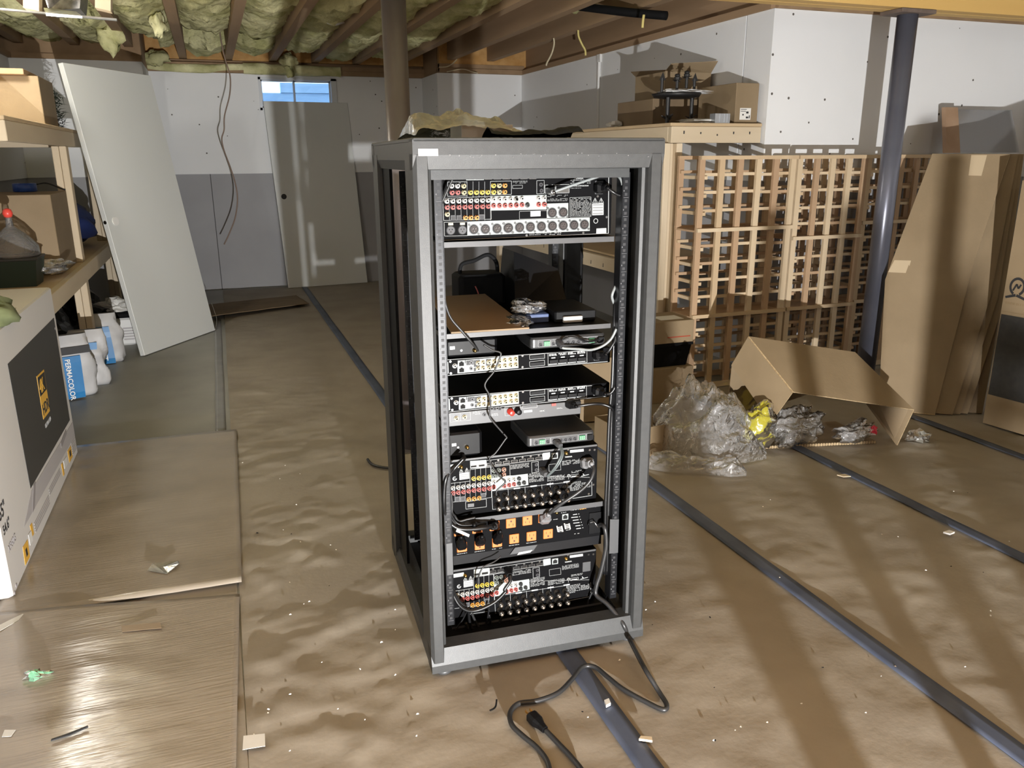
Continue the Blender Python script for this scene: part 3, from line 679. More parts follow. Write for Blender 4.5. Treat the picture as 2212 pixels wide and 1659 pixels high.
# ---------------- receivers
cC = lambda x, y: (900+x*.14463, 900+y*.14463)
cD = lambda x, y: (1120+x*.14463, 900+y*.14463)
def receiver(label, dx, dz, plug):
    E = Eq('av_receiver', label, 'audio component', .30, .382, None, dx, dz)
    E.add(MB().bbox((.084, YP, .384), (.503, YP+.40, .545), .002), 'chassis', PANEL)
    E.add(MB().box((.086, YP-.002, .5395), (.500, YP+.002, .5445)), 'top_edge', GREYP)
    p = MB(); E.q(p, [cC(800, 775), cC(798, 662), cC(1038, 645), cC(1040, 760)]); E.q(p, [cC(1125, 1108), cC(1115, 918), cC(1660, 852), cC(1668, 1018)]); E.q(p, [cD(365, 650), cD(360, 545), cD(470, 530), cD(475, 632)])
    E.add(p, 'pale_panel', PALE)
    l = MB()
    E.rect(l, [cC(1045, 745), cC(1040, 655), cC(1875, 555), cC(1885, 640)]); E.rect(l, [cC(495, 1280), cC(485, 1000), cC(795, 962), cC(800, 1250)]); E.rect(l, [cC(800, 1250), cC(795, 790), cC(1110, 750), cC(1118, 1205)])
    for k in range(3): E.line(l, cC(572+78*k, 1275-12*k), cC(568+78*k, 985-9*k), .0006); E.line(l, cC(880+78*k, 1190-9*k), cC(875+78*k, 780-8*k), .0006)
    E.rect(l, [cC(1110, 905), cC(1105, 752), cC(1390, 718), cC(1395, 880)]); E.rect(l, [cC(735, 1380), cC(730, 1272), cC(1040, 1228), cC(1042, 1345)])
    E.rect(l, [cC(1135, 1385), cC(1120, 1110), cD(720, 980), cD(720, 1235)]); 
    for k in range(4): E.line(l, cC(1372+252*k if k < 3 else 2000, 1330-38*k), cC(1365+252*k if k < 3 else 1992, 1075-32*k), .0007)
    E.rect(l, [cD(200, 840), cD(195, 680), cD(295, 668), cD(300, 822)]); E.rect(l, [cD(455, 815), cD(450, 715), cD(625, 695), cD(632, 795)], .0006)
    E.line(l, cC(1395, 880), cD(1070, 905), .0007); E.rect(l, [cD(780, 905), cD(778, 870), cD(900, 855), cD(905, 890)], .0008)
    E.line(l, cD(720, 1235), cD(1095, 1175), .0012); E.line(l, cD(1095, 1175), cD(1092, 950), .0010)
    E.add(l, 'panel_outline', INK)
    f = MB()
    for (c, a, b, rows, sk) in ((cC, (1400, 720), (1690, 790), 4, .13), (cC, (1680, 850), (1900, 985), 9, .12), (cD, (430, 890), (690, 970), 7, .12), (cD, (650, 660), (910, 730), 5, .13), (cD, (790, 810), (970, 845), 2, .13), (cD, (725, 985), (930, 1120), 7, .14), (cD, (940, 985), (1075, 1070), 5, .14)):
        p0, p1 = c(*a), c(*b); E.small(f, p0[0], p0[1], p1[0], p1[1], rows, sk, .88, .55)
    E.add(f, 'fine_print', FINE)
    w = MB(); E.q(w, [cC(472, 782), cC(470, 722), cC(640, 700), cC(645, 760)]); E.q(w, [cC(640, 945), cC(638, 845), cC(783, 825), cC(785, 925)]); E.q(w, [cD(770, 540), cD(768, 500), cD(972, 480), cD(975, 518)])
    for xx, yy in ((665, 812), (748, 800)): E.rect(w, [cC(xx-28, yy+22), cC(xx, yy-35), cC(xx+28, yy+14)], .0009); E.line(w, cC(xx, yy+12), cC(xx, yy-18), .0014)
    for k in range(4): E.q(w, [cC(1450+248*k, 1085-32*k), cC(1448+248*k, 1065-32*k), cC(1545+248*k, 1052-32*k), cC(1547+248*k, 1072-32*k)])
    E.add(w, 'caution_label', INK)
    bk = MB()
    for yy in (862, 890, 915): E.q(bk, [cC(648, yy+16), cC(648, yy+4), cC(776, yy-12), cC(776, yy)], .0009)
    E.add(bk, 'label_bars', FINE)
    lg = MB(); cx, cz = rp(*cC(568, 925), YP)
    for k in range(3, 18):
        a0, a1 = 2*math.pi*k/18, 2*math.pi*(k+1)/18
        lg.slab([(cx+r*math.cos(a), YP-.0007, cz+r*math.sin(a)) for r, a in ((.0058, a0), (.0058, a1), (.0036, a1), (.0036, a0))], (0, .0005, 0))
    lg.box((cx-.004, YP-.0007, cz-.0005), (cx+.002, YP-.0002, cz+.0005)); E.add(lg, 'approval_mark', INK)
    # tool and forbidden marks
    tm = MB(); cx, cz = rp(*cD(748, 880), YP)
    for k in range(16):
        a0, a1 = 2*math.pi*k/16, 2*math.pi*(k+1)/16
        tm.slab([(cx+r*math.cos(a), YP-.0007, cz+r*math.sin(a)) for r, a in ((.0042, a0), (.0042, a1), (.0030, a1), (.0030, a0))], (0, .0005, 0))
    E.line(tm, cD(735, 890), cD(762, 868), .001); E.line(tm, cD(795, 895), cD(885, 885), .003); E.line(tm, cD(935, 890), cD(1050, 862), .0016); E.line(tm, cD(960, 850), cD(985, 880), .0024); E.line(tm, cD(748, 935), cD(748, 905), .0008)
    E.add(tm, 'warning_symbols', INK)
    E.text('YAMAHA', *cD(692, 612), .0050, INK, bold=.0002)
    for col, pts in {'y': [(848, 920), (925, 912), (1000, 905), (1078, 895)], 'w': [(848, 1020), (928, 1012), (1005, 1000), (1080, 990), (540, 1062), (618, 1052), (693, 1042), (772, 1031), (1152, 970), (1303, 950), (1375, 940), (1450, 932)],
                     'r': [(542, 1135), (618, 1126), (695, 1117), (772, 1105), (850, 1094), (925, 1085), (1003, 1076), (1080, 1065), (1150, 1045), (1305, 1030), (1378, 1018), (1450, 1005)],
                     'o': [(775, 1228), (852, 1220), (930, 1210)], 'k': [(1525, 920), (1525, 993), (1600, 980)], 'g': [(1148, 800), (1222, 793), (1150, 880), (1222, 870)], 'p': [(1300, 785), (1298, 858)]}.items():
        for pt in pts: E.put('rca_jack', J[col], *cC(*pt))
    for pt in ((612, 1225), (692, 1220), (1000, 1170)): E.put('optical_port', opt_m, *cC(*pt))
    for k in range(7): E.put('hdmi_port', hdmi_m, *cC(1095+121*k, 708-14.5*k)); E.put('port_screw', scr_m, *cC(1097+121*k, 665-14.5*k))
    for pt in ((850, 742), (970, 728)): E.put('hdmi_port', hdmi_m, *cC(*pt))
    for k in range(9): E.put('binding_post', post_m, *cC(1187+127.5*k, 1180-15.5*k)); E.put('binding_post', post_m, *cC(1195+127.5*k, 1322-16.5*k))
    E.put('network_port', eth_m, *cD(540, 582))
    for c, x, y in ((cC, 660, 745), (cD, 705, 540)): E.put('antenna_post', ant_m, *c(x, y))
    for x, y in ((265, 715), (265, 790)): E.put('mini_jack', mini_m, *cD(x, y))
    for x, y in ((740, 490), (1062, 497), (1135, 495), (1118, 1015), (1048, 1152)): E.put('screw', scr_m, *cD(x, y))
    am = MB(); E.q(am, [cC(760, 1352), cC(760, 1300), cC(855, 1290), cC(855, 1340)], .002, 0, .002); E.add(am, 'antenna_block', GREYP)
    ip = MB(); X0, Z0 = rp(*cD(962, 765), YP); X1, Z1 = rp(*cD(1085, 600), YP); ip.box((X0, YP-.004, Z0), (X1, YP, Z1)); E.add(ip, 'power_inlet', GREYP)
    return E
shelf(.080, .520, .382, .004, .014, 'rack shelf carrying the receiver above the orange outlets')
receiver('black receiver with two rows of speaker posts, above the orange outlets', 0, 0, 0)
shelf(.080, .520, .066, .004, .010, 'low rack tray carrying the lowest receiver')
receiver('black receiver with two rows of speaker posts, lowest in the rack', .004, -.316, 1)

# ---------------- slim eight-channel amplifiers
cK = lambda x, y: (900+x*.14463, 700+y*.14463)
cQ = lambda x, y: (1120+x*.14463, 700+y*.14463)
def amp1u(label, dx, dz):
    E = Eq('slim_amplifier', label, 'amplifier', .31, .772, 'slim zone amplifiers in the rack', dx, dz)
    E.add(MB().bbox((.090, YP, .772), (.532, YP+.38, .813), .002), 'chassis', PANEL)
    p = MB(); E.q(p, [cK(425, 765), cK(422, 540), cK(470, 570), cK(478, 735)]); E.q(p, [cK(610, 735), cK(608, 548), cK(1515, 470), cK(1520, 655)]); E.add(p, 'pale_panel', PALE)
    d = MB(); E.q(d, [cK(742, 615), cK(740, 545), cK(850, 535), cK(850, 605)], .0009); E.q(d, [cK(853, 640), cK(852, 540), cK(945, 530), cK(945, 632)], .0009); E.q(d, [cK(1035, 620), cK(1035, 522), cK(1110, 515), cK(1110, 612)], .0009)
    E.q(d, [cK(853, 705), cK(852, 655), cK(885, 650), cK(885, 700)], .0009); E.q(d, [cK(608, 600), cK(608, 550), cK(735, 540), cK(735, 585)], .0009)
    E.add(d, 'dark_print', INK_B)
    l = MB(); E.line(l, cK(428, 770), cQ(1330, 558), .0012); E.line(l, cK(422, 535), cQ(1100, 392), .0010)
    for y0 in (0, 105): E.rect(l, [cK(1690, 530+y0), cK(1685, 465+y0*.93), cK(1908, 442+y0*.93), cK(1912, 510+y0)])
    E.rect(l, [cQ(442, 618), cQ(438, 437), cQ(1020, 392), cQ(1022, 572)])
    for k in range(4):
        E.q(l, [cQ(452+141*k, 608-12*k), cQ(452+141*k, 594-12*k), cQ(575+141*k, 582-12*k), cQ(575+141*k, 596-12*k)])
        E.q(l, [cQ(490+141*k, 515-12*k), cQ(490+141*k, 500-12*k), cQ(550+141*k, 494-12*k), cQ(550+141*k, 510-12*k)])
        p0 = cQ(455+141*k, 447-12*k); E.small(l, p0[0], p0[1], p0[0]+17, p0[1]+5, 2, .09, .9, .7)
    E.add(l, 'panel_outline', INK)
    tb = MB()
    for k in range(4): E.q(tb, [cQ(458+141*k, 590-12*k), cQ(456+141*k, 535-12*k), cQ(578+141*k, 524-12*k), cQ(580+141*k, 578-12*k)], .006, 0, .006)
    for yy in (0, 102): E.q(tb, [cK(1700, 520+yy), cK(1698, 475+yy), cK(1900, 455+yy), cK(1902, 500+yy)], .004, 0, .004)
    E.add(tb, 'terminal_block', BLACKP)
    for pts, dyy in ((((912, 580), (990, 573), (1075, 565), (1155, 556), (1235, 547), (1312, 540), (1395, 531), (1475, 523)), 0), (((915, 660), (990, 654), (1075, 648), (1155, 640), (1235, 630), (1315, 621), (1400, 612), (1478, 604)), 0)):
        for pt in pts: E.put('rca_jack', J['i'], *cK(*pt))
    for pt in ((668, 590), (670, 682)): E.put('network_port', eth_m, *cK(*pt))
    for pt in ((812, 576), (812, 662)): E.put('mini_jack', mini_m, *cK(*pt))
    E.put('rca_jack', J['w'], *cK(565, 622))
    for pt in ((502, 560), (510, 735), (1580, 472), (1580, 642)): E.put('screw', scr_m, *cK(*pt))
    ip = MB(); X0, Z0 = rp(*cQ(1115, 540), YP); X1, Z1 = rp(*cQ(1200, 400), YP); ip.box((X0, YP-.005, Z0), (X1, YP, Z1)); E.add(ip, 'power_inlet', GREYP)
    return E
amp1u('slim black amplifier with gold jack rows under the grey control box', 0, 0)
amp1u('slim black amplifier with gold jack rows, resting on the grey amplifier', .001, -.0965)
# ---------------- grey subwoofer amplifier
EG = Eq('grey_amplifier', 'grey amplifier with red and black speaker terminals', 'amplifier', .27, .634)
EG.add(MB().bbox((.084, YP, .636), (.452, YP+.34, .673), .002), 'chassis', GREYP)
l = MB(); EG.rect(l, [cK(500, 1460), cK(495, 1335), cK(800, 1310), cK(805, 1432)]); EG.line(l, cK(655, 1445), cK(652, 1322)); EG.rect(l, [cK(1320, 1370), cK(1315, 1240), cK(1555, 1220), cK(1558, 1342)])
EG.rect(l, [cK(1580, 1265), cK(1578, 1222), cK(1798, 1200), cK(1800, 1242)]); EG.q(l, [cK(1602, 1325), cK(1600, 1290), cK(1725, 1278), cK(1727, 1312)])
p0, p1 = cK(840, 1300), cK(950, 1360); EG.small(l, p0[0], p0[1], p1[0], p1[1], 3, .1); p0 = cK(1120, 1335); EG.small(l, p0[0], p0[1], p0[0]+14, p0[1]+6, 2, .1)
p0 = cQ(570, 1250); EG.small(l, p0[0], p0[1], p0[0]+15, p0[1]+3, 2, .1)
EG.add(l, 'panel_outline', INK); EG.text('CE FC', *cQ(315, 1308), .0052, INK, bold=.0002)
for pt in ((592, 1405), (712, 1385)): EG.put('rca_jack', J['i'], *cK(*pt))
for pt in ((1012, 1352), (1165, 1262), (1240, 1262)): EG.put('mini_jack', mini_m, *cK(*pt))
_x = MB(); _x.lathe([(.009, 0), (.009, .004), (.0075, .005), (.0075, .020), (.0045, .021)], n=14, ax='y'); bpk = _x.mesh('speaker_terminal', [BLACKP], True)
_x = MB(); _x.lathe([(.009, 0), (.009, .004), (.0075, .005), (.0075, .020), (.0045, .021)], n=14, ax='y'); bpr = _x.mesh('speaker_terminal', [M('terminal_red', (.36, .03, .02), rough=.35)], True)
EG.put('speaker_terminal', bpr, *cK(1395, 1300)); EG.put('speaker_terminal', bpk, *cK(1500, 1287))
sw = MB(); EG.q(sw, [cQ(492, 1222), cQ(490, 1185), cQ(555, 1178), cQ(557, 1215)], .003, 0, .003); EG.add(sw, 'voltage_switch', RED)
ip = MB(); X0, Z0 = rp(*cQ(715, 1250), YP); X1, Z1 = rp(*cQ(930, 1150), YP); ip.box((X0, YP-.003, Z0), (min(X1, .45), YP, Z1)); EG.add(ip, 'power_inlet', BLACKP)

# ---------------- grey control boxes with green terminals
def ctl(label, pxl, pxr, zt, cf, seed):
    """pxl/pxr: lower left and right corners of the face in the picture"""
    yp = .135; xl, zl = rp(*pxl, yp); xr, zr = rp(*pxr, yp); h = .030
    E = Eq('control_box', label, 'control box', (xl+xr)/2, zl, 'grey control boxes in the rack', yp=yp)
    m = MB(); n = 5; prof = []
    for k in range(n): a = math.pi/2*k/(n-1); prof.append((.010*(1-math.sin(a)), .010*(1-math.cos(a))))
    out = [(xl+u, yp+v) for u, v in prof[::-1]]; out = [(xl+u, yp+v) for u, v in reversed(prof)]
    ring = [(xl, yp+.16)] + [(xl+.010*(1-math.cos(a)), yp+.010*(1-math.sin(a))) for a in np.linspace(0, math.pi/2, n)] + [(xr-.010*(1-math.cos(a)), yp+.010*(1-math.sin(a))) for a in np.linspace(math.pi/2, 0, n)] + [(xr, yp+.16)]
    k = len(ring)
    lv = [(0, .003), (.004, 0), (h-.006, 0), (h-.001, .004), (h, .010)]
    vs = []; cxm = (xl+xr)/2
    for z, i in lv:
        for (x, y) in ring: vs.append((x+(i if x < cxm else -i)*.6, y+(i if y < yp+.1 else -i*.4), zl+z))
    fs = []
    for r in range(len(lv)-1):
        for i in range(k): fs.append((r*k+i, r*k+(i+1) % k, r*k+k+(i+1) % k, r*k+k+i))
    fs += [tuple(range(k)), tuple(range(len(lv)*k-1, (len(lv)-1)*k-1, -1))]
    m.add(vs, fs); E.add(m, 'case', M('control_case', (.055, .056, .057), rough=.4, metal=.4))
    def fx(t): return xl+(xr-xl)*t
    p = MB(); p.box((fx(.09), yp-.0010, zl+.005), (fx(.955), yp-.0004, zl+.0225)); E.add(p, 'face_plate', M('control_face', (.055, .055, .057), rough=.4, metal=.2))
    l = MB()
    for a, b in ((.09, .25), (.26, .33), (.34, .745), (.755, .865), (.875, .955)):
        A, B = fx(a), fx(b)
        for q_ in (((A, zl+.005), (B, zl+.0055)), ((A, zl+.022), (B, zl+.0225)), ((A, zl+.005), (A+.0005, zl+.0225)), ((B-.0005, zl+.005), (B, zl+.0225))): l.box((q_[0][0], yp-.0015, q_[0][1]), (q_[1][0], yp-.0010, q_[1][1]))
    E.add(l, 'panel_outline', INK)
    g = MB()
    for a in (.165, .765):
        g.box((fx(a), yp-.004, zl+.007), (fx(a)+.016, yp-.0008, zl+.019))
    E.add(g, 'green_terminal', GREEN)
    s_ = MB()
    for a in (.165, .765):
        for i in range(3):
            for j in range(2): s_.box((fx(a)+.0015+.005*i, yp-.0045, zl+.0085+.005*j), (fx(a)+.0045+.005*i, yp-.004, zl+.0115+.005*j))
    E.add(s_, 'terminal_screws', M('terminal_pale', (.22, .30, .24)))
    for a in (.125, .295, .42, .49, .56, .63, .70): E.puta('mini_jack', mini_m, fx(a), zl+.0105, .001)
    kb = MB(); kb.box((fx(.885), yp-.010, zl+.006), (fx(.955), yp-.0005, zl+.021)); E.add(kb, 'power_plug', BLACKP)
    return E, xl, xr, zl
ctl('grey control box with green terminals, lying under the cluttered shelf', (1147, 755), (1308, 739), 0, None, 1)
ctl('dark grey control box with green terminals, above the receiver with outlets below', (1140, 967), (1284, 948), 0, None, 2)
# ---------------- small black cable boxes
def cbox(label, a, b, zb, d=.16, yp=.150):
    xa, z0 = rp(*a, yp); xb, z1 = rp(*b, yp)
    E = Eq('cable_box', label, 'cable box', (xa+xb)/2, min(z0, zb), yp=yp); z0 = zb
    E.add(MB().bbox((xa, yp, z0+.003), (xb, yp+d, z1), .008), 'case', BLACKP)
    f = MB()
    for x in (xa+.02, xb-.02):
        for y in (yp+.02, yp+d-.02): f.lathe([(.006, 0), (.006, .004)], (x, y, z0), n=10)
    E.add(f, 'foot', BLACKM)
    E.puta('coax_post', scr_m, xa+.3*(xb-xa), (z0+z1)/2-.004, .001); E.puta('coax_post', ant_m, xa+.55*(xb-xa), (z0+z1)/2-.006)
    E.add(MB().box((xa+.012, yp-.001, (z0+z1)/2), (xa+.024, yp-.0004, (z0+z1)/2+.008)), 'data_port', CHROME)
    return E
shelf(.084, .452, .6335, .002, .0, 'thin black vented tray below the grey amplifier') if False else None
cbox('black cable box on the slim amplifier beside the grey control box', (962, 765), (1075, 728), .8135)
cbox('black cable box with a white tag on the upper receiver', (967, 997), (1042, 930), .5455)
# ---------------- power conditioner with orange outlets
cE = lambda x, y: (900+x*.12658, 1080+y*.12658)
cG = lambda x, y: (1120+x*.12658, 1080+y*.12658)
EW = Eq('power_conditioner', 'black power conditioner with rows of orange outlets', 'power strip', .31, .240)
EW.add(MB().bbox((.090, YP, .268), (.534, YP+.30, .364), .002), 'chassis', PANEL)
EW.add(MB().box((.094, YP+.004, .240), (.522, YP+.28, .268)), 'lower_case', M('case_dark', (.008, .008, .009), rough=.35, spec=.3))
_x = MB(); _x.bbox((-.0138, -.004, -.0138), (.0138, 0, .0138), .0015, 0)
_x.box((-.0065, -.0044, .001), (-.0050, -.004, .0075), 1); _x.box((.0050, -.0044, .001), (.0065, -.004, .0065), 1); _x.lathe([(.0026, .004), (.0026, .0044)], (0, 0, -.006), n=10, ax='y', mi=1)
out_m = _x.mesh('outlet', [ORANGE, M('slot_dark', (.05, .015, .005))])
UP = [(1605, 390), (1885, 345), (2155, 300)]; LO = [(770, 800), (1072, 760), (1370, 715), (1660, 655), (1955, 612)]
for p in [(720, 525), (1030, 480), (1325, 435)]+UP: EW.put('outlet', out_m, *cE(*p), rot=(0, math.pi, 0))
for p in LO: EW.put('outlet', out_m, *cE(*p))
EW.put('outlet', out_m, *cG(500, 572))
l = MB()
for x, y in UP[:2]: p0 = cE(x-90, y-110); EW.small(l, p0[0], p0[1], p0[0]+20, p0[1]+2, 1, .15, .95)
for x, y in LO: p0 = cE(x-85, y+118); EW.small(l, p0[0], p0[1], p0[0]+22, p0[1]+2, 1, .15, .95)
for k, (xa, xb) in enumerate(((930, 1000), (900, 1015), (925, 1025), (935, 1040), (970, 1055), (985, 1065))):
    EW.q(l, [cG(xa, 257+48*k), cG(xa, 245+48*k), cG(xb, 234+48*k), cG(xb, 246+48*k)]); EW.q(l, [cG(1022+14*k, 245+47*k), cG(1022+14*k, 232+47*k), cG(1034+14*k, 230+47*k), cG(1034+14*k, 243+47*k)])
for x, y in ((725, 220), (592, 335), (675, 545), (808, 515), (950, 580)): p0 = cG(x, y-8); EW.small(l, p0[0], p0[1], p0[0]+11, p0[1]+2, 1, .15, .95)
EW.add(l, 'printed_legend', INK)
us = MB()
for x, y in ((648, 440), (775, 395)):
    for ddx in (0, 80): EW.q(us, [cG(x+ddx+15, y+100), cG(x+ddx-5, y), cG(x+ddx+14, y-4), cG(x+ddx+36, y+96)], .002, 0, .002)
    for j in range(3): EW.q(us, [cG(x+24, y+36+28*j), cG(x+22, y+20+28*j), cG(x+86, y+8+28*j), cG(x+90, y+24+28*j)], .0015, 0, .0015)
EW.add(us, 'usb_ports', WHT); EW.put('network_port', eth_m, *cG(795, 285))
EW.put('antenna_post', ant_m, *cG(640, 200)); 
EW.text('WATT', *cG(880, 180), .0092, INK, bold=.0004); EW.text('BOX', *cG(1040, 162), .0092, M('logo_orange', (.52, .22, .02)), bold=.0004)
EW.text('Ovr', *cG(1205, 128), .0075, M('logo_grey', (.14, .145, .155))); EW.text('C', *cG(1293, 118), .0080, INK, bold=.0003)
sp = MB(); EW.q(sp, [cE(1590, 932), cE(1680, 812), cE(2060, 762), cE(1990, 870)], .0006); EW.add(sp, 'rating_label', M('label_dark_grey', (.05, .052, .055)))
sp = MB(); EW.q(sp, [cE(1712, 938), cE(1745, 893), cE(1975, 850), cE(1940, 892)], .0010); EW.add(sp, 'serial_sticker', LABELW)
ip = MB(); X0, Z0 = rp(*cG(1195, 570), YP); X1, Z1 = rp(*cG(1420, 190), YP); ip.box((X0, YP-.004, Z0), (X1, YP, Z1)); EW.add(ip, 'power_inlet', BLACKP)
wh = MB().tube([rl(*cG(1190, 440), .138), rl(*cG(1220, 395), .128), rl(*cG(1290, 375), .122), rl(*cG(1325, 420), .118), rl(*cG(1360, 465), .118), rl(*cG(1405, 455), .12), rl(*cG(1425, 415), .13)], .0016, 6); EW.add(wh, 'wire_clip', CHROME)
for q in (((1316, 1196), (1318, 1122), (1337, 1122), (1335, 1194)), ((966, 1243), (964, 1175), (977, 1173), (979, 1241))):
    m = MB(); m.slab([rl(x, y, .0835) for x, y in q], (0, .0012, 0)); m.build('mounting_ear', GREYP, rack)
# ---------------- cluttered shelf
shelf(.086, .522, .882, .004, .012, 'rack shelf cluttered with cardboard and bagged cables')
ZC = .8825
def rthing(name, label, cat, mb, mat, at, sm=False, **kw):
    """one-mesh thing given in rack coordinates, with its origin at `at`"""
    o = mb.build(name, mat, None, sm, label=label, cat=cat, **kw); 
    M4 = Matrix.Translation(Vector(r2w(at))) @ Matrix.Rotation(RA, 4, 'Z')
    o.data.transform(Matrix.Translation(-Vector(at))); o.matrix_world = M4; return o
m = MB(); a = [rl(968, 726, .120), rl(1125, 721, .120)]
cs = [(.098, .118, ZC+.002), (.296, .112, ZC+.002), (.262, .42, ZC+.040), (.108, .44, ZC+.036)]
m.slab(cs, (0, 0, .004)); rthing('cardboard_piece', 'flat brown cardboard piece lying in the cluttered rack shelf', 'cardboard', m, CARD_D, (.19, .25, ZC))
m = MB(); m.bbox((.335, .155, ZC+.001), (.425, .27, ZC+.022), .003); m2 = m
t = thing('modem', 'black modem with a white end cap on the cluttered rack shelf', 'modem', tuple(r2w((.43, .2, ZC))), RA); c_ = -Vector((.43, .2, ZC))
o = MB().bbox((.385, .17, ZC), (.500, .34, ZC+.030), .004).build('case', BLACKP, t); o.location = c_
o = MB().bbox((.405, .160, ZC+.001), (.458, .170, ZC+.017), .002).build('end_cap', LABELW, t); o.location = c_
rthing('small_blue_box', 'small dark blue box under bagged cable on the rack shelf', 'box', MB().bbox((.315, .19, ZC), (.375, .28, ZC+.022), .002), M('dark_blue', (.03, .05, .12), (.05, .08, .18), scale=30, rough=.4), (.345, .23, ZC))
# ================================================================== cables in the rack and things on top of it
def cable(name, label, pts, r, mat, n=8, group=None, cat='cable'):
    """pts in world coordinates"""
    P = [Vector(p) for p in pts]; b = P[0].copy(); b.z = min(p.z for p in P)
    o = MB().tube([p-b for p in P], r, n, 6).build(name, mat, None, True, label=label, cat=cat, group=group); o.location = b; return o
def rc(label, pts, r=.003, mat=None, name='cable', **kw):
    """pts = (px, py, depth behind the rack front)"""
    return cable(name, label, [r2w(rl(x, y, d)) for x, y, d in pts], r, mat or CABK, **kw)
CABK = M('cable_black', (.006, .006, .0065), rough=.35); CABG = M('cable_grey', (.20, .215, .215), rough=.4); CABD = M('cable_dark_grey', (.020, .020, .0205), rough=.4)
def T(c, L, d): return [(*c(x, y), d if np.isscalar(d) else d[i]) for i, (x, y) in enumerate(L)]
PLUGG = M('plug_grey', (.16, .16, .165), rough=.4)
def plug(label, pa, pb, r0, r1, mat, name='power_plug', boot=True, group=None):
    """moulded plug from the socket point to the cord end (rack coordinates)"""
    a, b = Vector(pa), Vector(pb); t = thing(name, label, 'plug', tuple(r2w(a)), RA, group); d = b-a
    m = MB(); L = d.length; u = d.normalized(); w = u.orthogonal()
    w = Vector((1, 0, 0)) - u*u.x; w.normalize(); v = u.cross(w)
    def ring(t_, sx, sz): return [a*0+u*(L*t_)+w*(sx*x)+v*(sz*z) for x, z in ((-1, -.6), (-.6, -1), (.6, -1), (1, -.6), (1, .6), (.6, 1), (-.6, 1), (-1, .6))]
    R = [ring(0, r0, r0*.85), ring(.45, r0, r0*.85), ring(.62, r1*1.3, r1*1.2), ring(1, r1, r1)]
    vs = sum(R, []); fs = [tuple(range(7, -1, -1)), tuple(range(24, 32))]+[(q*8+i, q*8+(i+1) % 8, q*8+8+(i+1) % 8, q*8+8+i) for q in range(3) for i in range(8)]
    m.add(vs, fs); m.build('body', mat, t)
    if boot: MB().cyl(u*(L*.98), u*(L*1.25), r1*.8, r1*.6, n=10).build('strain_relief', mat, t, True)
    return t
# topmost processor
rc('pale grey network cable looping over the top processor', T(cB, [(500, 940), (700, 868), (900, 800), (1060, 748), (1150, 728), (1240, 742), (1290, 790), (1310, 855)], [.115, .108, .108, .110, .110, .106, .095, .09]), .0034, CABG)
plug('silver network plug in the top processor', rl(*cB(455, 915), .143), rl(*cB(510, 938), .112), .009, .006, CHROME, 'network_plug')
plug('black power plug in the top processor', rl(*cB(1045, 890), .141), rl(*cB(1130, 890), .108), .016, .007, BLACKP)
rc('black power cord leaving the top processor', T(cB, [(1135, 890), (1200, 935), (1250, 965), (1300, 980)], [.105, .10, .10, .10]), .004)
rc('thin grey cable hanging down the rack rail to a cable box', T(cA, [(1062, 775), (960, 1000), (905, 1150), (890, 1250)], [.11, .115, .118, .118])+[(945, 560, .122), (955, 620, .115), (970, 680, .11), (1000, 718, .105), (1023, 745, .11), (1032, 757, .142)], .0032, CABD)
rc('thin black cable snaking down over both slim amplifiers', T(cK, [(1000, 310), (1130, 390), (1240, 420), (1252, 480), (1160, 700), (1050, 840), (1020, 930), (1080, 1050), (1105, 1200), (1090, 1370), (1150, 1470), (1300, 1640)], .118), .0024, CABD)
rc('thin black cable kinked across the upper receiver', T(cC, [(1300, 256), (1345, 312), (1320, 345), (1180, 540), (1090, 620), (1130, 740), (1250, 900), (1325, 978), (1200, 1100), (1190, 1180)], .110), .0022, CABD)
rc('black cord from the grey amplifier to the rack rail', T(cQ, [(850, 1230), (950, 1215), (1120, 1193), (1260, 1200), (1370, 1240), (1410, 1285)], [.112, .105, .10, .10, .095, .10]), .004)
plug('black power plug in the grey amplifier', rl(*cQ(760, 1195), .142), rl(*cQ(850, 1228), .110), .012, .006, BLACKP)
plug('black power plug in the slim amplifier under the grey control box', rl(*cQ(1175, 470), .140), rl(*cQ(1290, 455), .108), .014, .006, BLACKP)
plug('black power plug in the slim amplifier on the grey amplifier', rl(*cQ(1165, 985), .140), rl(*cQ(1280, 1040), .108), .014, .006, BLACKP)
rc('black cord from the upper slim amplifier to the rack rail', T(cQ, [(1290, 455), (1350, 400), (1400, 320), (1440, 250), (1450, 180)], [.108, .10, .098, .098, .10]), .004)
rc('black cord from the lower slim amplifier to the rack rail', T(cQ, [(1285, 1045), (1370, 1035), (1430, 960), (1460, 850), (1465, 750)], [.108, .10, .098, .098, .10]), .004)
rc('pale cable from the grey control box up the rack rail', T(cQ, [(655, 350), (690, 362), (900, 372), (1080, 385), (1250, 330), (1380, 225), (1462, 70)], [.11, .108, .106, .105, .102, .098, .095]), .0034, CABG)
plug('silver serial plug in the control box under the cluttered shelf', rl(*cQ(600, 262), .133), rl(*cQ(655, 345), .112), .0085, .006, SILVER, 'serial_plug', False)
rc('black cord looping over the control box under the cluttered shelf', T(cQ, [(640, 240), (760, 200), (880, 212), (1000, 258), (1130, 252), (1215, 215)], [.126, .118, .115, .118, .122, .128]), .0026)
for i, (dx, r) in enumerate(((0, .006), (-6, .0045), (5, .004))):
    rc(('thick', 'slack', 'thin')[i]+' black cable tied along the rail on the wine rack side', [(1337+dx, 610+30*i, .112), (1333+dx, 700, .112), (1331+dx, 760, .11), (1328+dx, 830, .108), (1322+dx, 900, .11), (1318+dx, 1000, .11), (1314+dx, 1090, .11), (1313+dx, 1160, .11), (1311+dx, 1240, .11)], r)
rc('grey loop of cable at the rail beside the cluttered shelf', [(1326, 655, .12), (1322, 640, .11), (1327, 624, .11), (1333, 612, .12)], .0035, CABG)
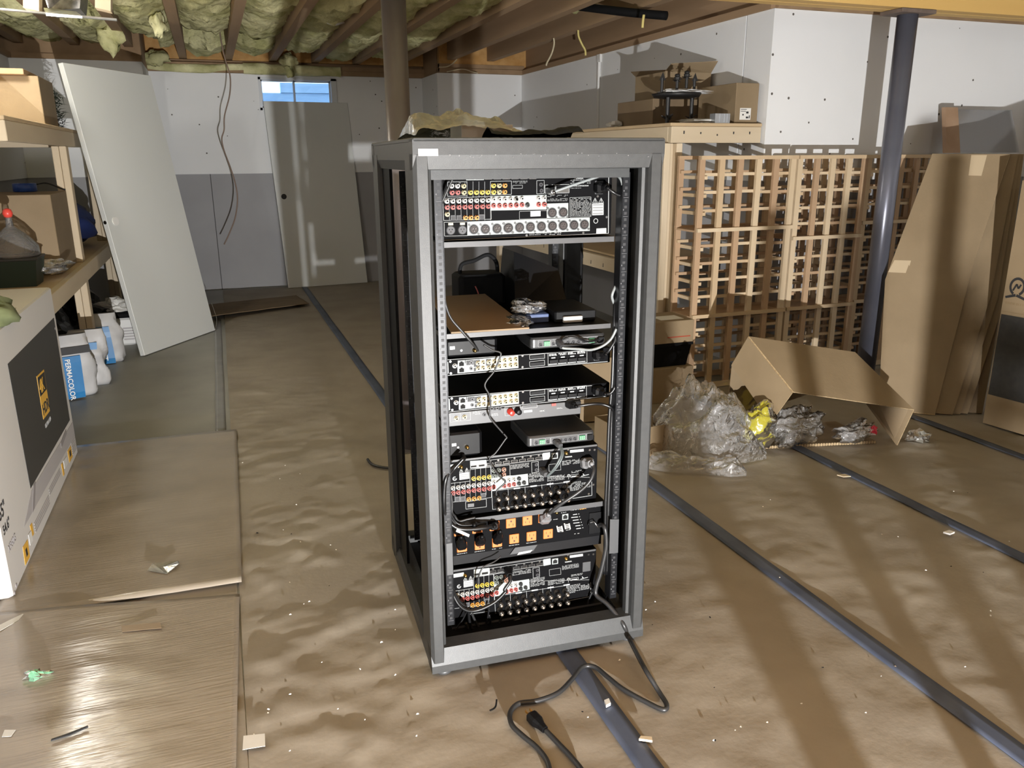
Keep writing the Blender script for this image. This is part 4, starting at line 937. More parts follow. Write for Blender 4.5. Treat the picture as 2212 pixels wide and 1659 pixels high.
# upper receiver power cord to the outlet
plug('grey power plug in the upper receiver', rl(*cD(1005, 690), .141), rl(*cD(1085, 705), .105), .017, .009, PLUGG)
rc('thick dark cord from the upper receiver to an orange outlet', T(cD, [(1080, 705), (1122, 760), (1120, 830), (1085, 930), (1010, 1030), (880, 1140), (700, 1260), (560, 1360), (450, 1460)], [.104, .095, .085, .08, .08, .08, .085, .095, .105]), .0052, CABD)
plug('grey angled plug in an orange outlet', rl(*cD(385, 1540), .139), rl(*cD(440, 1475), .108), .015, .008, PLUGG)
for k in range(2): rc(('first', 'second')[k]+' grey strand from the dark control box down to the upper receiver', T(cD, [(625+22*k, 455), (640+25*k, 560), (590+30*k, 680), (510+25*k, 800), (425+10*k, 892)], [.112, .095, .09, .095, .112]), .0024, M('cable_mid_grey', (.09, .105, .105), rough=.35))
plug('grey serial plug in the dark control box', rl(*cD(555, 370), .133), rl(*cD(630, 440), .110), .0085, .0065, GREYP, 'serial_plug', False)
plug('grey serial plug in the upper receiver', rl(*cD(350, 790), .143), rl(*cD(415, 870), .112), .0085, .0065, GREYP, 'serial_plug', False)
# black cords falling down the left rail to the outlets
rc('thick black cord from the cable box with the white tag down to the outlets', T(cC, [(690, 580), (700, 640), (560, 750), (470, 850), (430, 950), (410, 1100), (408, 1300), (425, 1450)], [.148, .12, .10, .09, .085, .085, .085, .09])+T(cE, [(560, 380), (700, 480), (900, 500), (1200, 470), (1330, 432)], [.095, .09, .088, .09, .105]), .0058)
rc('black cord bending across the covered outlets', T(cC, [(700, 625), (590, 745), (500, 850), (455, 960), (440, 1150), (455, 1350)], .098)+T(cE, [(600, 330), (720, 440), (900, 470), (1150, 450), (1280, 480)], .10), .005)
rc('slim black cord doubled beside the rail by the outlets', T(cC, [(480, 1100), (490, 1250), (500, 1400)], .10)+T(cE, [(590, 250), (660, 370), (780, 430), (1000, 420), (1180, 400)], [.10, .10, .098, .10, .11]), .0035)
rc('slim black cord with pale sheen beside the outlets', T(cC, [(515, 1150), (530, 1300), (530, 1430)], .105)+T(cE, [(650, 270), (720, 360), (860, 330), (1000, 300)], .112), .003, CABD)
tg = MB(); P = [rl(*cE(*q), .082) for q in ((668, 540), (690, 490), (905, 590), (890, 635))]; tg.slab(P, (0, .0008, 0)); rthing('cable_tag', 'white paper tag on the black cords by the outlets', 'tag', tg, LABELW, P[0])
for i, (a, b, lab) in enumerate(((cE(770, 790), cE(760, 660), 'first'), (cE(1080, 720), cE(1110, 640), 'second'), (cE(1380, 690), cE(1420, 560), 'third'))):
    plug('black plug in the '+lab+' lower outlet from the door-side rail', rl(*a, .139), rl(*b, .105), .013, .007, BLACKP)
for i, (a, b, lab) in enumerate(((cE(720, 520), cE(700, 470), 'first'), (cE(1030, 470), cE(990, 430), 'second'), (cE(1325, 430), cE(1330, 450), 'third'))):
    plug('black plug over the '+lab+' upper outlet from the door-side rail', rl(*a, .139), rl(*b, .098), .0135, .008, BLACKP)
rc('long black cord crossing below the outlets to the lowest receiver', T(cE, [(1440, 960), (1330, 1050), (1160, 1130), (1100, 1200), (1050, 1330), (1040, 1450)], [.12, .115, .112, .11, .11, .12]), .002, CABD)
plug('black plug in the top of the lowest receiver', rl(*cE(1560, 1190), .142), rl(*cE(1590, 1290), .112), .011, .007, BLACKP, 'hdmi_plug')
cH = lambda x, y: (900+x*.14463, 1260+y*.14463)
rc('thick black cable sagging across the lowest receiver', T(cE, [(1595, 1290), (1600, 1380), (1500, 1530)], [.108, .10, .095])+T(cH, [(1330, 120), (1180, 270), (1000, 370), (850, 412), (740, 400), (640, 330), (560, 200), (510, 50)], [.095, .09, .088, .088, .088, .09, .095, .10]), .0048)
rc('black cable from the door-side rail curling to the rack base', T(cE, [(510, 1000), (520, 1200), (570, 1290), (590, 1450)], .10)+T(cH, [(620, 250), (760, 390), (790, 560), (830, 680)], [.10, .10, .11, .11]), .004, CABK)
for i, (L_, r) in enumerate(([[(760, 400), (690, 540), (620, 640), (578, 710), (600, 725)], .002], [[(815, 430), (880, 570), (970, 710), (1000, 730)], .0034], [[(1085, 330), (1055, 560), (1005, 720), (930, 860), (925, 895), (990, 910)], .0026],
                  [[(1085, 470), (1110, 600), (1170, 742), (1250, 560), (1272, 500)], .003], [[(1255, 845), (1200, 750), (1215, 695), (1320, 700), (1340, 610), (1400, 580), (1555, 522)], .0024], [[(845, 822), (760, 790), (680, 800), (670, 850), (690, 885)], .0024], [[(735, 590), (770, 680), (810, 760)], .004],
                  [[(1490, 400), (1530, 470), (1580, 560), (1600, 600)], .0022], [[(1620, 370), (1680, 470), (1740, 560)], .0024])):
    rc(['thin black wire with a bright tip', 'flat grey-black cable', 'bent black cable', 'looped black cable', 'winding thin black cable', 'curled end of black cable', 'short black cable stub', 'speaker wire from a binding post', 'twin speaker wire'][i]+' in the bottom of the rack', T(cH, L_, [.115, .118, .12, .12, .12, .12, .12][:len(L_)]), r, CABD if i in (1, 4, 6) else CABK)
for i, L_ in enumerate(([(1100, 130), (1050, 250), (1000, 400), (900, 470)], [(1255, 330), (1180, 420), (1080, 455)], [(1400, 60), (1300, 240), (1290, 420), (1275, 540)], [(1240, 330), (1060, 380), (1030, 500), (985, 600)])):
    rc(['bright-edged black cable', 'low black cable', 'twisted black cable', 'slack black cable'][i]+' below the wine-rack-side rail in the rack bottom', [(1120+x*.14463, 1260+y*.14463, .13) for x, y in L_], .003)
tb = thing('wire_adapter', 'grey wedge-shaped wire adapter lying in the rack bottom', 'adapter', tuple(r2w(rl(*cH(1750, 745), .09))), RA)
o_ = MB(); a_ = [rl(*cH(*q), .095) for q in ((1635, 712), (1735, 608), (1850, 738), (1690, 765))]; o_.slab([Vector(p)-Vector(rl(*cH(1750, 745), .09)) for p in a_], (0, .02, .006)); o_.build('body', GREYP, tb)
# main power cord to the floor, with plug
pts = [(*cG(1400, 420), .125), (*cG(1470, 470), .10), (*cG(1500, 700), .095), (*cG(1480, 900), .095), (*cG(1400, 1250), .095), (*cG(1335, 1450), .095), (1288, 1285, .09), (1310, 1303, .06), (1332, 1328, .03), (1348, 1352, .004), (1362, 1385, -.010)]
W1 = [r2w(rl(*p)) for p in pts]
fl = [(1392, 1443, .05), (1422, 1492, .02), (1440, 1522, .016), (1432, 1533, .014), (1395, 1516, .014), (1345, 1488, .014), (1312, 1462, .014), (1285, 1441, .014), (1258, 1441, .014), (1235, 1468, .014), (1205, 1497, .016), (1160, 1514, .014), (1120, 1520, .014), (1102, 1540, .014), (1106, 1566, .014), (1130, 1590, .014), (1160, 1615, .014), (1182, 1645, .014), (1195, 1690, .014), (1225, 1730, .014), (1262, 1720, .014), (1262, 1675, .014), (1238, 1640, .014), (1205, 1605, .014), (1178, 1577, .016)]
W2 = [gp(x, y, z) for x, y, z in fl]
cable('trailing_cable', 'thick black power cord trailing from the rack across the floor', W1+W2, .0062, CABD, 10)
pa = Vector(gp(1148, 1546, .018)); pb = Vector(gp(1176, 1575, .017)); t = thing('cord_plug', 'black three-pin plug with brass blades lying on the floor', 'plug', (pa.x, pa.y, 0))
d = pb-pa; u = d.normalized(); w = Vector((u.y, -u.x, 0)).normalized(); up = Vector((0, 0, 1)); z0 = Vector((0, 0, pa.z))
def rg(s_, a, b): return [z0+u*s_+w*(a*x)+up*(b*z) for x, z in ((-1, -.6), (-.6, -1), (.6, -1), (1, -.6), (1, .6), (.6, 1), (-.6, 1), (-1, .6))]
L_ = d.length; R = [rg(0, .014, .012), rg(L_*.45, .014, .012), rg(L_*.75, .009, .009), rg(L_*1.05, .0075, .0075)]
m = MB(); m.add(sum(R, []), [tuple(range(7, -1, -1)), tuple(range(24, 32))]+[(q_*8+i, q_*8+(i+1) % 8, q_*8+8+(i+1) % 8, q_*8+8+i) for q_ in range(3) for i in range(8)]); m.build('body', BLACKP, t)
for sx in (-.0062, .0062):
    b_ = MB(); c_ = z0+w*sx+up*.004; b_.slab([c_+w*-.0008-up*.003, c_+w*.0008-up*.003, c_+w*.0008+up*.003, c_+w*-.0008+up*.003], u*-.017); b_.build('blade', GOLD, t)
MB().cyl(z0-up*.005, z0-up*.005-u*.019, .0024, n=10).build('ground_pin', GOLD, t)

# things on the rack top
ZT = 1.3405
def crumple(name, label, cat, c, size, mat, seed, n=34, m=22, rough=.35, flat=.0, parent=None, smooth_=False, freq=2.2, zmin=None):
    """crumpled film or cloth: a noisy closed lump"""
    U, V = np.meshgrid(np.linspace(0, 2*math.pi, n), np.linspace(.02, math.pi-.02, m), indexing='ij')
    x, y, z = np.cos(U)*np.sin(V), np.sin(U)*np.sin(V), np.cos(V)
    r = 1+rough*(fbm(x*freq+seed+9, y*freq+z*freq*1.3+5, seed, 4))*1.6
    k = fbm(x*freq*2+3+seed, z*freq*2+y*2+7, seed+5, 3); r += rough*.5*np.abs(k)
    r[-1] = r[0]
    Z = c[2]+size[2]*z*r
    lo = zmin if zmin is not None else c[2]-size[2]
    Z = np.maximum(Z, lo)
    me = grid_mesh(name, size[0]*x*r, size[1]*y*r, Z-lo, mat, smooth_)
    o = link(name, me, parent, label=label, cat=cat); o.location = (c[0], c[1], lo); return o
wp = lambda px, py, d: r2w(rl(px, py, d))
xa, _ = rp(997, 290, .10); xb, _ = rp(1108, 290, .10)
rthing('white_carton', 'low white carton half wrapped in film on the rack top', 'box', MB().bbox((xa, .10, ZT), (xb, .22, ZT+.030), .001), M('carton_white', (.36, .35, .325), rough=.7), ((xa+xb)/2, .16, ZT))
def film(name, label, prof, mat, y0, y1, seed, base=None):
    """draped film on the rack top: ridge heights traced along x"""
    xs = [p[0] for p in prof]; hs = [p[1] for p in prof]; n, mm = 60, 16
    X, Y = np.meshgrid(np.linspace(min(xs), max(xs), n), np.linspace(y0, y1, mm), indexing='ij')
    h = np.interp(X, xs, hs); t_ = (Y-y0)/(y1-y0); bell = np.sin(np.clip(t_*1.15+.08, 0, 1)*math.pi)**.7
    Z = ZT+.001+h*bell*(1+.5*fbm(X*28, Y*20, seed, 3)) + .004*np.abs(fbm(X*60, Y*30, seed+3, 2)); Z = np.maximum(Z, ZT+.0008)
    me = grid_mesh(name, X, Y, Z, mat, False); o = link(name, me, label=label, cat='plastic film')
    at = Vector(((min(xs)+max(xs))/2, y0, ZT)); me.transform(Matrix.Translation(-at)); o.matrix_world = Matrix.Translation(Vector(r2w(at))) @ Matrix.Rotation(RA, 4, 'Z'); return o
def prof(L_, d): return [(rp(x, 296, d)[0], max(.002, (298-y)*.00112)) for x, y in L_]
film('plastic_film', 'cloudy crumpled plastic film draped on the rack top', prof([(884, 290), (890, 262), (905, 254), (930, 258), (955, 256), (975, 251), (1010, 250), (1045, 254), (1080, 262), (1110, 276), (1130, 290), (1134, 297)], .15), CLEAR2, .06, .40, 3)
film('black_cloth', 'black cloth strip lying along the rack top edge', prof([(1055, 282), (1068, 287), (1100, 290), (1140, 286), (1190, 284), (1225, 279), (1250, 277), (1252, 279)], .04), BLACKM, .012, .12, 7)
# rear clutter on the shelf
rthing('black_case', 'black sloping case at the back of the cluttered rack shelf', 'case', MB().hexa([(.345, .40, ZC), (.505, .40, ZC), (.505, .58, ZC), (.345, .58, ZC), (.36, .46, ZC+.155), (.495, .46, ZC+.10), (.495, .58, ZC+.10), (.36, .58, ZC+.155)]), BLACKP, (.43, .5, ZC))
t = thing('tool_bag', 'black tool bag with looped handle at the back of the rack shelf', 'bag', tuple(r2w((.275, .52, ZC))), RA); cc = -Vector((.275, .52, ZC))
o = MB().bbox((.20, .47, ZC), (.34, .585, ZC+.09), .012).build('body', M('bag_black', (.005, .005, .0055), rough=.85, spec=.2), t); o.location = cc
o = MB().tube([(.215, .53, ZC+.085), (.222, .53, ZC+.115), (.26, .53, ZC+.125), (.30, .53, ZC+.14), (.325, .53, ZC+.12), (.33, .53, ZC+.085)], .006, 8).build('handle', BLACKM, t, True); o.location = cc
o = MB().tube([(.245, .465, ZC+.06), (.252, .458, ZC+.04), (.255, .458, ZC+.015)], .002, 6).build('red_wire', RED, t, True); o.location = cc
p = r2w((.325, .23, ZC)); crumple('cable_bag', 'small clear bag of cables on the cluttered rack shelf', 'bag', (p[0], p[1], ZC+.034), (.045, .04, .020), CLEAR, 5, 40, 24, .35, zmin=ZC+.023, smooth_=True)
p = r2w((.29, .19, ZC)); crumple('clear_pouch', 'flat clear pouch beside the cardboard piece in the rack', 'pouch', (p[0], p[1], ZC+.008), (.035, .06, .010), CLEAR, 8, 30, 18, .35, zmin=ZC+.001, smooth_=True)
# ================================================================== right side of the basement
def lumber(t, a, b, mat=None, name='board', c=.003): return MB().bbox(a, b, c).build(name, mat or PINE_H, t)
# lumber table along the white wall
tb = thing('lumber_table', 'lumber work table with a plywood top along the white wall', 'table', (2.75, 5.5, 0)); o_ = Vector((2.75, 5.5, 0))
def tbx(a, b, mat, name): return MB().bbox(tuple(Vector(a)-o_), tuple(Vector(b)-o_), .003).build(name, mat, tb)
TX0, TX1, TY0, TY1, TZ = 2.45, XR-.02, 4.095, 7.2, 1.477
tbx((TX0-.01, TY0-.005, TZ-.018), (TX1, TY1, TZ), PLY, 'plywood_top')
tbx((TX0, TY0, TZ-.108), (TX1, TY0+.038, TZ-.019), PINE_H, 'front_rim'); tbx((TX0, TY0+.04, TZ-.108), (TX0+.038, TY1, TZ-.019), PINE_H, 'side_rim')
for (x, y) in ((TX0-.035, TY0+.005), (TX0+.006, TY0+.045), (TX0, 5.65), (TX0, 7.05)): tbx((x, y, 0), (x+.038, y+.089, TZ-.11), PINE, 'leg')
tbx((TX0+.045, TY0+.01, 0), (TX0+.083, TY0+.099, TZ-.11), PINE, 'leg')
tbx((TX0-.04, TY0+.14, .565), (TX0-.002, TY1-.05, .655), PINE_H, 'lower_rim'); tbx((TX0, TY0+.14, .656), (TX1, TY1-.05, .672), PLY, 'lower_shelf')
nl = MB()
for k in range(16): y = 4.25+.18*k+random.uniform(-.05, .05); nl.cyl((TX0-.0405-o_.x, y-o_.y, random.choice((.585, .635))), (TX0-.0395-o_.x, y-o_.y, .61), .003, n=6)
for k in range(5): x = TX0+.08+.11*k; nl.cyl((x-o_.x, TY0-.0008-o_.y, TZ-.06+random.uniform(-.02, .02)), (x-o_.x, TY0-o_.y, TZ-.06), .004, n=6)
nl.build('nail_heads', INK_B, tb, kind='stuff')
# wooden wine racks
def winerack(label, xs, y0, y1, rail2):
    t = thing('wine_rack', label, 'wine rack', ((xs[0]+xs[-1])/2, (y0+y1)/2, 0)); ox, oy = (xs[0]+xs[-1])/2, (y0+y1)/2
    uw, ud = .033, .019
    um = [MB().box((-uw/2, 0, 0), (uw/2, ud, 1.295)).mesh('upright', w) for w in REDW]
    R = random.Random(int(xs[0]*100))
    for i, x in enumerate(xs):
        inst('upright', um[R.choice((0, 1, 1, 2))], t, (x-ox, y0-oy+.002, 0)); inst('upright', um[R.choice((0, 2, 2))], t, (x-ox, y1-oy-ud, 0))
    zs = [1.297-.0955*k for k in range(1, 13)]
    cl = [MB().box((-.009, 0, -.009), (.009, y1-y0-.004, .009)).mesh('side_cleat', w) for w in REDW]
    gaps = list(zip(xs, xs[1:]))
    for (a, b) in gaps:
        sm = [MB().box((a-.010-(a+b)/2, 0, -.008), (b+.024-(a+b)/2, .014, .008)).mesh('bottle_slat', w) for w in REDW]
        for k, z in enumerate(zs):
            if abs(z-rail2) < .03 or abs(z-.428) < .03: continue
            dz = R.uniform(-.004, .004)
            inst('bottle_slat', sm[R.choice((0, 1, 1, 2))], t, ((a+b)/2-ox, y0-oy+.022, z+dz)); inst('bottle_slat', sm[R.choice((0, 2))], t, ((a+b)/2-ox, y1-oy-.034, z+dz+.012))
    for x in xs[:1]:
        for k, z in enumerate(zs):
            if abs(z-rail2) < .03 or abs(z-.428) < .03: continue
            inst('side_cleat', cl[R.choice((0, 1, 2))], t, (x-ox+uw/2+.009, y0-oy+.002, z-.018))
    for z, h in ((1.288, .02), (rail2, .02), (.428, .02), (.02, .03)):
        w = REDW[R.choice((1, 1, 0))]
        MB().box((xs[0]-.018-ox, y0-oy-.014, z-h/2), (xs[-1]+.018-ox, y0-oy+.0015, z+h/2)).build('cross_rail', w, t)
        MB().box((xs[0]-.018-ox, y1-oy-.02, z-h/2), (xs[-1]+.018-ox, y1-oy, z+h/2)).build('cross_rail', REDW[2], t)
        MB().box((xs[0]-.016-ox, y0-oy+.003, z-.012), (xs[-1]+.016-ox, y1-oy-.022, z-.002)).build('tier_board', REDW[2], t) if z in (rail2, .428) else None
    return t
winerack('wooden lattice wine rack beside the lumber table', [2.475, 2.600, 2.719, 2.839, 2.953, 3.066], 3.80, 4.03, .906)
winerack('wooden lattice wine rack directly behind the blue-grey column', [3.121, 3.243, 3.352, 3.470, 3.583], 3.81, 4.03, .838)
winerack('shadowed wooden wine rack partly behind the leaning cardboard', [3.66, 3.79, 3.91, 4.03, 4.15, 4.27, 4.39], 3.86, 4.05, .906)
# boxes on the table
def carton(name, label, a, b, mat=CARD, rz=0.0, open_top=False, cat='box', tapec=None):
    a, b = Vector(a), Vector(b); c = Vector(((a.x+b.x)/2, (a.y+b.y)/2, a.z)); t = thing(name, label, cat, c, rz); h = b.z-a.z; dx, dy = (b.x-a.x)/2, (b.y-a.y)/2
    w = .004
    if not open_top: MB().bbox((-dx, -dy, 0), (dx, dy, h), .003).build('body', mat, t)
    else:
        m = MB(); m.box((-dx, -dy, 0), (dx, dy, w)); m.box((-dx, -dy, w), (-dx+w, dy, h)); m.box((dx-w, -dy, w), (dx, dy, h)); m.box((-dx+w, -dy, w), (dx-w, -dy+w, h)); m.box((-dx+w, dy-w, w), (dx-w, dy, h)); m.build('body', mat, t)
    return t, dx, dy, h
ZTb = TZ+.001
t, dx, dy, h = carton('cardboard_box', 'tan cardboard box with a white shipping label on the table', (2.885, 4.13, ZTb), (3.04, 4.52, 1.70))
MB().box((-.045, -dy-.001, .020), (.030, -dy-.0002, .085)).build('shipping_label', PAPERW, t)
lm = MB()
for q in ((-.040, .066, -.005, .069), (-.002, .055, .014, .066), (-.002, .028, .014, .038), (.018, .028, .024, .045), (-.028, .044, -.018, .052), (-.04, .076, .0, .079)): lm.box((q[0], -dy-.0016, q[1]), (q[2], -dy-.001, q[3]))
lm.build('label_print', INK_B, t, kind='stuff')
t, dx, dy, h = carton('cardboard_box', 'open-flapped cardboard box stacked behind the candle stand', (2.70, 4.62, ZTb+.162), (3.03, 5.0, 1.80), CARD, 0, True)
for s_, nm in ((-1, 0), (1, 1)):
    m = MB(); m.slab([(-dx, s_*dy, h), (dx, s_*dy, h), (dx, s_*dy*1.35, h+.06), (-dx, s_*dy*1.35, h+.035)], (0, 0, .004)); m.build('flap', CARD, t)
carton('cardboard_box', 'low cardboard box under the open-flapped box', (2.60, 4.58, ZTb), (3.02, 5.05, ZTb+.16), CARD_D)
# black iron candle stand
t = thing('candle_stand', 'black iron candle stand with round tray and spiked posts', 'candle stand', (2.63, 4.36, ZTb)); IRON = M('black_iron', (.008, .008, .009), rough=.5)
for x, y in ((-.085, -.05), (.095, -.02), (0, .09)):
    MB().cyl((x, y, .0), (x, y, .148), .010, .012, n=10).build('leg', IRON, t)
    f = MB(); 
    for k in range(5): an = k*1.256+.3; f.cyl((x, y, .022+.004*k), (x+.035*math.cos(an), y+.035*math.sin(an), .040+.004*k), .005, .002, n=6)
    f.build('branch_foot', IRON, t)
m = MB(); m.lathe([(.10, .148), (.132, .152), (.145, .172), (.138, .172), (.128, .158), (.01, .156)], n=32); m.build('tray', IRON, t, True)
for x, y, hh, kind in ((-.118, -.03, .128, 0), (-.045, -.075, .112, 1), (.030, -.055, .140, 1), (.105, -.02, .130, 0)):
    p = MB(); p.cyl((x, y, .158), (x, y, .158+hh*.75), .0085, .009, n=8); po = p.build('post', IRON, t)
    f = MB()
    if kind: 
        f.lathe([(.006, 0), (.016, .004), (.018, .018), (.013, .022), (.016, .030), (.010, .036)], (x, y, .158+hh*.72), n=12)
        for k in range(4): an = k*1.57+.4; f.cyl((x, y, .158+hh*.72), (x+.033*math.cos(an), y+.033*math.sin(an), .158+hh*.72+.006*((k % 2)*2-1)), .004, .002, n=6)
    else: f.add([(x-.018, y, .158+hh*.66), (x+.016, y-.012, .158+hh*.66), (x+.016, y+.012, .158+hh*.66), (x+.004, y, .158+hh*1.02)], [(0, 1, 2), (0, 1, 3), (1, 2, 3), (2, 0, 3)])
    f.build('finial', IRON, po)
crumple('foam_wrap', 'white foam wrap lying over the candle stand tray', 'wrap', (2.66, 4.33, ZTb+.180), (.13, .09, .016), M('white_foam', (.72, .72, .72), rough=.8), 4, 24, 12, .5, zmin=ZTb+.1735)
crumple('paper_scrap', 'crumpled white paper on the table under the candle stand', 'paper', (2.72, 4.20, ZTb+.012), (.13, .05, .014), PAPERW, 6, 26, 10, .5, zmin=ZTb+.0005)
crumple('paper_scrap', 'white paper scrap at the far table edge', 'paper', (2.56, 5.0, ZTb+.02), (.05, .05, .024), PAPERW, 9, 16, 9, .5, zmin=ZTb+.0005)
t = thing('junction_box', 'small galvanized junction box beside the labelled box', 'junction box', (2.79, 4.115, ZTb)); 
m = MB(); m.box((-.05, -.004, 0), (.05, .05, .052)); m.build('case', GALV, t)
for x in (-.02, .012, .03): MB().box((x, -.006, .003), (x+.006, -.004, .05)).build('rib', GALV, t)

# gaping cardboard box on the floor
Q = {'P9': gp(1937, 963, .004), 'P8': gp(1973, 886, .18), 'P5': gp(1713, 848, .30), 'P6': gp(1666, 913, .14), 'P1': gp(1617, 728, .50), 'P7': gp(1846, 762, .36), 'P2': gp(1581, 789, .36)}
Q = {k: Vector(v) for k, v in Q.items()}; _n = (Q['P8']-Q['P5']).cross(Q['P1']-Q['P5']); Q['P7'] = Vector(pl(1846, 762, Q['P5'], _n)); _n2 = (Q['P6']-Q['P5']).cross(Q['P1']-Q['P5']); Q['P2'] = Vector(pl(1581, 789, Q['P5'], _n2)); bo = Vector((2.55, 2.85, 0)); Q = {k: v-bo for k, v in Q.items()}
t = thing('gaping_box', 'tilted cardboard box gaping open over plastic wrap on the floor', 'box', bo)
def sheet(pts, th, name, parent, mat=CARD, edge=True):
    P = [Vector(p) for p in pts]; n = (P[1]-P[0]).cross(P[2]-P[0]).normalized(); m = MB(); k = len(P)
    vs = P+[p-n*th for p in P]
    m.add(vs, [tuple(range(k-1, -1, -1)), tuple(range(k, 2*k))]); m.add(vs, [(i, (i+1) % k, k+(i+1) % k, k+i) for i in range(k)], 1)
    return m.build(name, [mat, CARD_E], parent)
mid = lambda a, b, t_: a+(b-a)*t_
sheet([Q['P1'], Q['P7'], Q['P8'], Q['P5']], .005, 'top_side', t)
P3 = mid(Q['P2'], Q['P6'], .42); P4 = mid(Q['P1'], Q['P5'], .42)
sheet([Q['P2'], Q['P1'], P4, P3], .005, 'end_side', t); sheet([P3, P4, Q['P5'], Q['P6']], .005, 'end_flap', t)
P10 = Q['P7']+Vector((.03, .02, -.17)); P10.z = max(P10.z, .02)
sheet([Q['P7'], P10, Q['P9'], Q['P8']], .005, 'right_side', t)
BB = Vector((2.32-bo.x, 3.22-bo.y, .012)); sheet([Q['P2'], BB, P10+Vector((.0, .05, 0)), Q['P7'], Q['P1']], .005, 'back_side', t)
# inner corrugated base
a, b = Vector(gp(1625, 966, .014))-bo, Vector(gp(1893, 953, .014))-bo
m = MB(); m.slab([a, b, b+Vector((.03, .30, 0)), a+Vector((.03, .30, 0))], (0, 0, -.010)); m.build('base_sheet', CARD, t)
cg = MB(); n_ = 46; u = (b-a)/n_
for k in range(n_):
    p = a+u*k; cg.slab([p+Vector((0, -.0015, -.010)), p+u*.62+Vector((0, -.0015, -.010)), p+u*.62+Vector((0, -.0015, .003)), p+Vector((0, -.0015, .003))], (0, -.001, 0))
cg.build('corrugation', CARD_E, t, kind='stuff')
# clear plastic bag with yellow sack
def filmbag(name, label, base, ridge, width, seed, folds=9.0, z0=.012):
    """film bag lying along a floor line; ridge = heights along it"""
    A, B = np.array(base[0]), np.array(base[1]); n, m = 90, 44
    U, V = np.meshgrid(np.linspace(0, 1, n), np.linspace(0, math.pi, m), indexing='ij')
    us = np.linspace(0, 1, len(ridge)); h = np.interp(U, us, ridge); wd_ = np.interp(U, us, width)
    d = (B-A)/np.linalg.norm(B-A); nrm_ = np.array([-d[1], d[0]])
    w = fbm(U*3+V*.5, V*1.5+U*2, seed, 2)
    fold = .16*np.sin(U*folds*3.1+V*2.5+w*7)+.10*np.sin(U*folds*5+V*5-w*9)+.35*fbm(U*6+w, V*2.2, seed+4, 3)
    r = 1+fold*np.sin(V)
    off = wd_*np.cos(V)*r; Z = z0+np.maximum(h*np.sin(V)**.8*r, .0)
    px_ = A[0]+(B[0]-A[0])*U; py_ = A[1]+(B[1]-A[1])*U
    c = (A+B)/2; me = grid_mesh(name, px_+nrm_[0]*off-c[0], py_+nrm_[1]*off-c[1], Z, CLEAR, True)
    o = link(name, me, label=label, cat='plastic bag'); o.location = (c[0], c[1], 0); return o
filmbag('plastic_bag', 'large clear crumpled plastic bag beside the gaping box', (gp(1410, 968)[:2], gp(1655, 992)[:2]), [.14, .22, .26, .28, .28, .24, .15, .02], [.05, .11, .15, .17, .17, .14, .09, .03], 14, 4)
filmbag('plastic_bag', 'flattened clear plastic bag tail on the paper by the rack', (gp(1405, 1008)[:2], gp(1612, 1030)[:2]), [.05, .055, .05, .045, .04, .05, .07, .01], [.06, .07, .07, .06, .05, .05, .05, .02], 17, 6)
crumple('yellow_sack', 'crumpled yellow plastic sack in front of the gaping box', 'sack', (2.19, 2.80, .135), (.075, .06, .10), MG('yellow_film', (.9, .85, .25), .02, .2, .6, (.55, .50, .06), .006), 21, 40, 26, .35, zmin=.03, smooth_=True)
crumple('plastic_wrap', 'clear plastic wrap spilling inside the gaping box', 'plastic wrap', (2.40, 2.80, .10), (.14, .06, .085), CLEAR, 24, 60, 34, .45, zmin=.026, smooth_=True)
crumple('plastic_wrap', 'bunched clear wrap around the red scrap in the gaping box', 'plastic wrap', (2.70, 2.74, .06), (.10, .05, .05), CLEAR, 27, 50, 24, .5, zmin=.026, smooth_=True)
crumple('plastic_wrap', 'small white plastic scrap behind the gaping box mouth', 'plastic wrap', (2.99, 2.66, .03), (.05, .04, .025), CLEAR2, 28, 18, 10, .6, zmin=.012)
crumple('red_scrap', 'small bright red scrap inside the gaping box', 'scrap', (2.775, 2.72, .065), (.018, .012, .022), M('scrap_red', (.75, .05, .10), rough=.4), 30, 12, 8, .4, zmin=.045)
# boxes left of the wine rack
def atf(px, py): return gp(px, py)
t, dx, dy, h = carton('cardboard_box', 'small cardboard box with red lettering on the black bin', (2.12, 3.62, .335), (2.36, 3.86, .455), CARD)
lt = MB(); lt.box((-.04, -dy-.0012, .030), (.10, -dy-.0004, .036)); lt.build('red_lettering', M('print_red', (.35, .06, .03)), t)
MB().box((-.06, -.08, h+.0004), (.08, .02, h+.0012)).build('paper_label', PAPERW, t)
t = thing('black_bin', 'black plastic bin behind the rack under a small box', 'bin', (2.24, 3.74, .2)); m = MB(); m.hexa([(-.10, -.09, 0), (.10, -.09, 0), (.10, .09, 0), (-.10, .09, 0), (-.12, -.11, .13), (.12, -.11, .13), (.12, .11, .13), (-.12, .11, .13)]); m.build('body', BLACKP, t); MB().box((-.125, -.115, .118), (.125, -.110, .132)).build('lip', BLACKP, t)
carton('cardboard_box', 'cardboard box on the floor under the black bin', (2.11, 3.62, .004), (2.37, 3.86, .199), CARD)
carton('cardboard_box', 'low open cardboard tray under the clear plastic bag', (1.56, 2.92, .012), (1.80, 3.16, .15), CARD, .08, True)
carton('cardboard_box', 'cardboard carton between the rack and the black bin', (1.55, 3.45, .012), (1.85, 3.75, .34), CARD, -.15)

